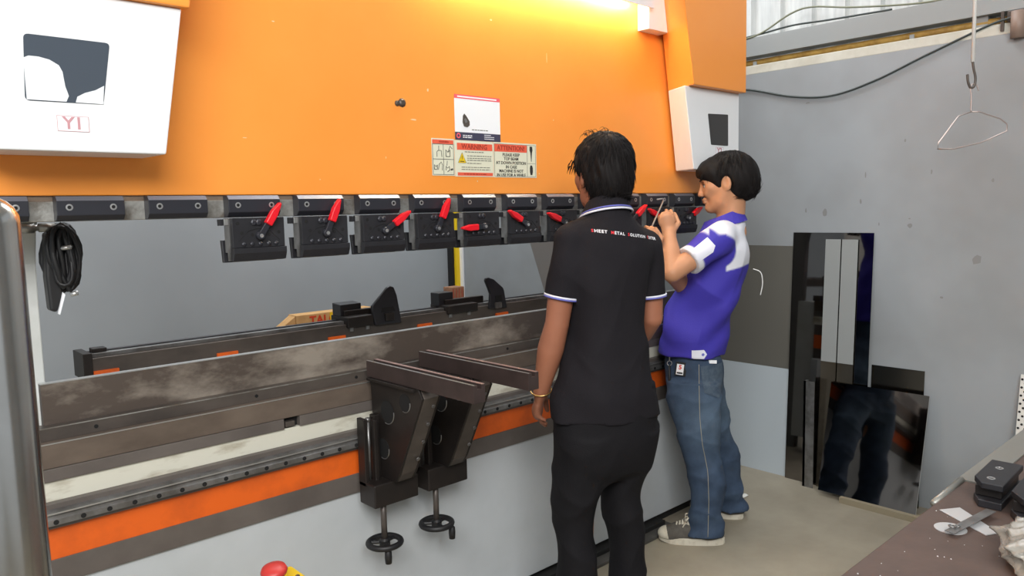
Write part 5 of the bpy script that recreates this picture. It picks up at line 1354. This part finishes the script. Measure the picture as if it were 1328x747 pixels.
fade = lambda V: np.clip(.55 * np.exp(-((V[:, 2] - .56) / .13) ** 2) * np.clip(((V - Q(0, .10, 0)) @ Q.f) * -4 + .55, 0, 1) + .15 * np.sin(V[:, 2] * 60) * np.exp(-(V[:, 2] / .2) ** 2), 0, 1)
T.fold(creases([0, .12, .22, .4, .55, .75, .85], [1, 1, .5, 1, .9, .3, .1], .0075, 40, .3), T.lo, T.lo + T.h * T.n)
jeans, TV, TF = T.build('jeans', DENIM, man2, fade)
bvj = BVHTree.FromPolygons([Vector(p) for p in TV], [tuple(q) for q in TF])
DENIM_DARK = mat('denim_pocket', srgb(58, 74, 92), .85, var=srgb(78, 92, 106), var_scale=40)
SEAM = mat('seam_thread', srgb(150, 146, 132), .8)
patch(Q(-.2, .022, .735), -Q.f, Q.u, [(-.055, .058), (.052, .062), (.060, -.05), (.022, -.075), (-.042, -.052)], Q.r * .9 + Q.f * .2, DENIM_DARK, 'back_pocket', jeans, off=.004, bv=bvj)
sm = MB(); pts = []
for q in range(34):
    z = .80 - q * .0225; ctr = np.array([np.interp(z, [.045, .22, .34, .46, .58, .72, .86], v) for v in ([.070, .066, .070, .092, .104, .108, .110],)])
    hit = bvj.ray_cast(Vector(Q(-.6, float(ctr[0]) - .012, z)), Vector(Q.r))
    if hit[0] is not None: pts.append(hit[0] - Vector(Q.r) * .0005)
sm.tube(pts, .0016, 5).build('side_seam', SEAM, jeans, smooth=True)
# belt bits: dark belt, hanging key clip and card on the hip
bl = []
for q in range(48):
    t = 2 * math.pi * q / 48; bl.append(Q(.132 * math.cos(t), .124 + .120 * math.sin(t), .835))
band(bl, (0, 0, 1), .03, .006, 48).build('belt', M['black_rubber'], man2)
kc = Q(-.172, .163, .755)
hipc = lambda r, f, z: bvj.ray_cast(Vector(Q(-.6, f, z)), Vector(Q.r))[0] - Vector(Q.r) * .006
p0 = hipc(0, .172, .780); kr = thing('dummy', (0, 0, 0), None, None); bpy.data.objects.remove(kr)
cardm = MB(); ex = -Vector(Q.f) + Vector((0, 0, -.12)); ex.normalize(); ez = Vector((0, 0, 1)) - ex * ex.z; ez.normalize(); nn = -Vector(Q.r)
def card(mb, cx, cz, w, h_, o_): 
    c = p0 + ex * cx + ez * cz + nn * o_
    vs = [c + ex * a * w / 2 + ez * b * h_ / 2 + nn * e for e in (0, .0012) for a, b in ((-1, -1), (1, -1), (1, 1), (-1, 1))]
    return mb.add(vs, [(0, 1, 2, 3)[::-1], (4, 5, 6, 7), (0, 1, 5, 4), (1, 2, 6, 5), (2, 3, 7, 6), (3, 0, 4, 7)])
hc_ = card(MB(), .0, -.002, .046, .060, .0).build('key_pouch', M['black_rubber'], man2)
card(MB(), -.003, -.004, .030, .046, .0014).build('hip_card', M['sticker_white'], hc_)
tt = text_mb('5', .026, p0 + ex * -.003 + ez * .005 + nn * .0030, ex, ez, bold=.001)
tt.build('lettering', mat('red_number', srgb(214, 56, 44), .6), hc_)
card(MB(), -.003, -.019, .024, .007, .0030).build('card_bar', M['ink'], hc_)
p1 = hipc(0, .222, .795)
MB().torus(p1 + nn * .006, nn, .010, .0018, 16, 6).build('key_ring', M['steel_edge'], man2, smooth=True)
MB().tube([p1 + nn * .004 + Vector((0, 0, .04)), p1 + nn * .006 + Vector((0, 0, .008))], .003, 6).build('key_clip', M['steel_edge'], man2, smooth=True)
MB().tube([p1 + nn * .004 + Vector((0, 0, -.008)), p1 + nn * .012 + Vector((0, 0, -.07)) , p1 + nn * .010 + Vector((0, 0, -.15))], [.005, .006, .004], 6).build('key_strap', M['black_rubber'], man2, smooth=True)
wp = hipc(0, .045, .808)
MB().box(-.02, .02, -.002, .002, -.006, .008, Matrix.Translation(wp) @ Matrix.Rotation(math.atan2(Q.f[1], Q.f[0]), 4, 'Z')).build('pocket_paper', M['sticker_white'], man2)
# sneakers
GREY_CANVAS = mat('grey_canvas', srgb(92, 88, 82), .85, var=srgb(80, 76, 70), var_scale=60)
RUBBER = mat('off_white_rubber', srgb(208, 202, 186), .6, var=srgb(176, 168, 150), var_scale=30, ramp=(.5, .75))
shoe(man2, (2.838, 1.748), (2.668, 1.975), GREY_CANVAS, RUBBER, True)
shoe(man2, (3.135, 1.832), (3.035, 2.050), GREY_CANVAS, RUBBER, True)
# hex key held in the left hand
def at_px(): pass
hk = tag(MB().tube(sag([(2.604, 1.930, 1.4985), (2.630, 1.925, 1.5005), (2.640, 1.925, 1.4975), (2.632, 1.925, 1.480), (2.560, 1.925, 1.385)], 5), .0032, 6).build('hex_key', M['steel_edge']),
         'small silver hex key gripped in the left hand of the man in blue', 'hex key')
# thin white earphone wire at the back of the blue shirt
MB().tube(sag([tuple(Q(-.06, -.12, 1.20)), tuple(Q(-.06, -.150, 1.185)), tuple(Q(-.06, -.158, 1.14)), tuple(Q(-.06, -.150, 1.09))]), .0022, 6).build('white_wire', M['cord_white'], man2, smooth=True)
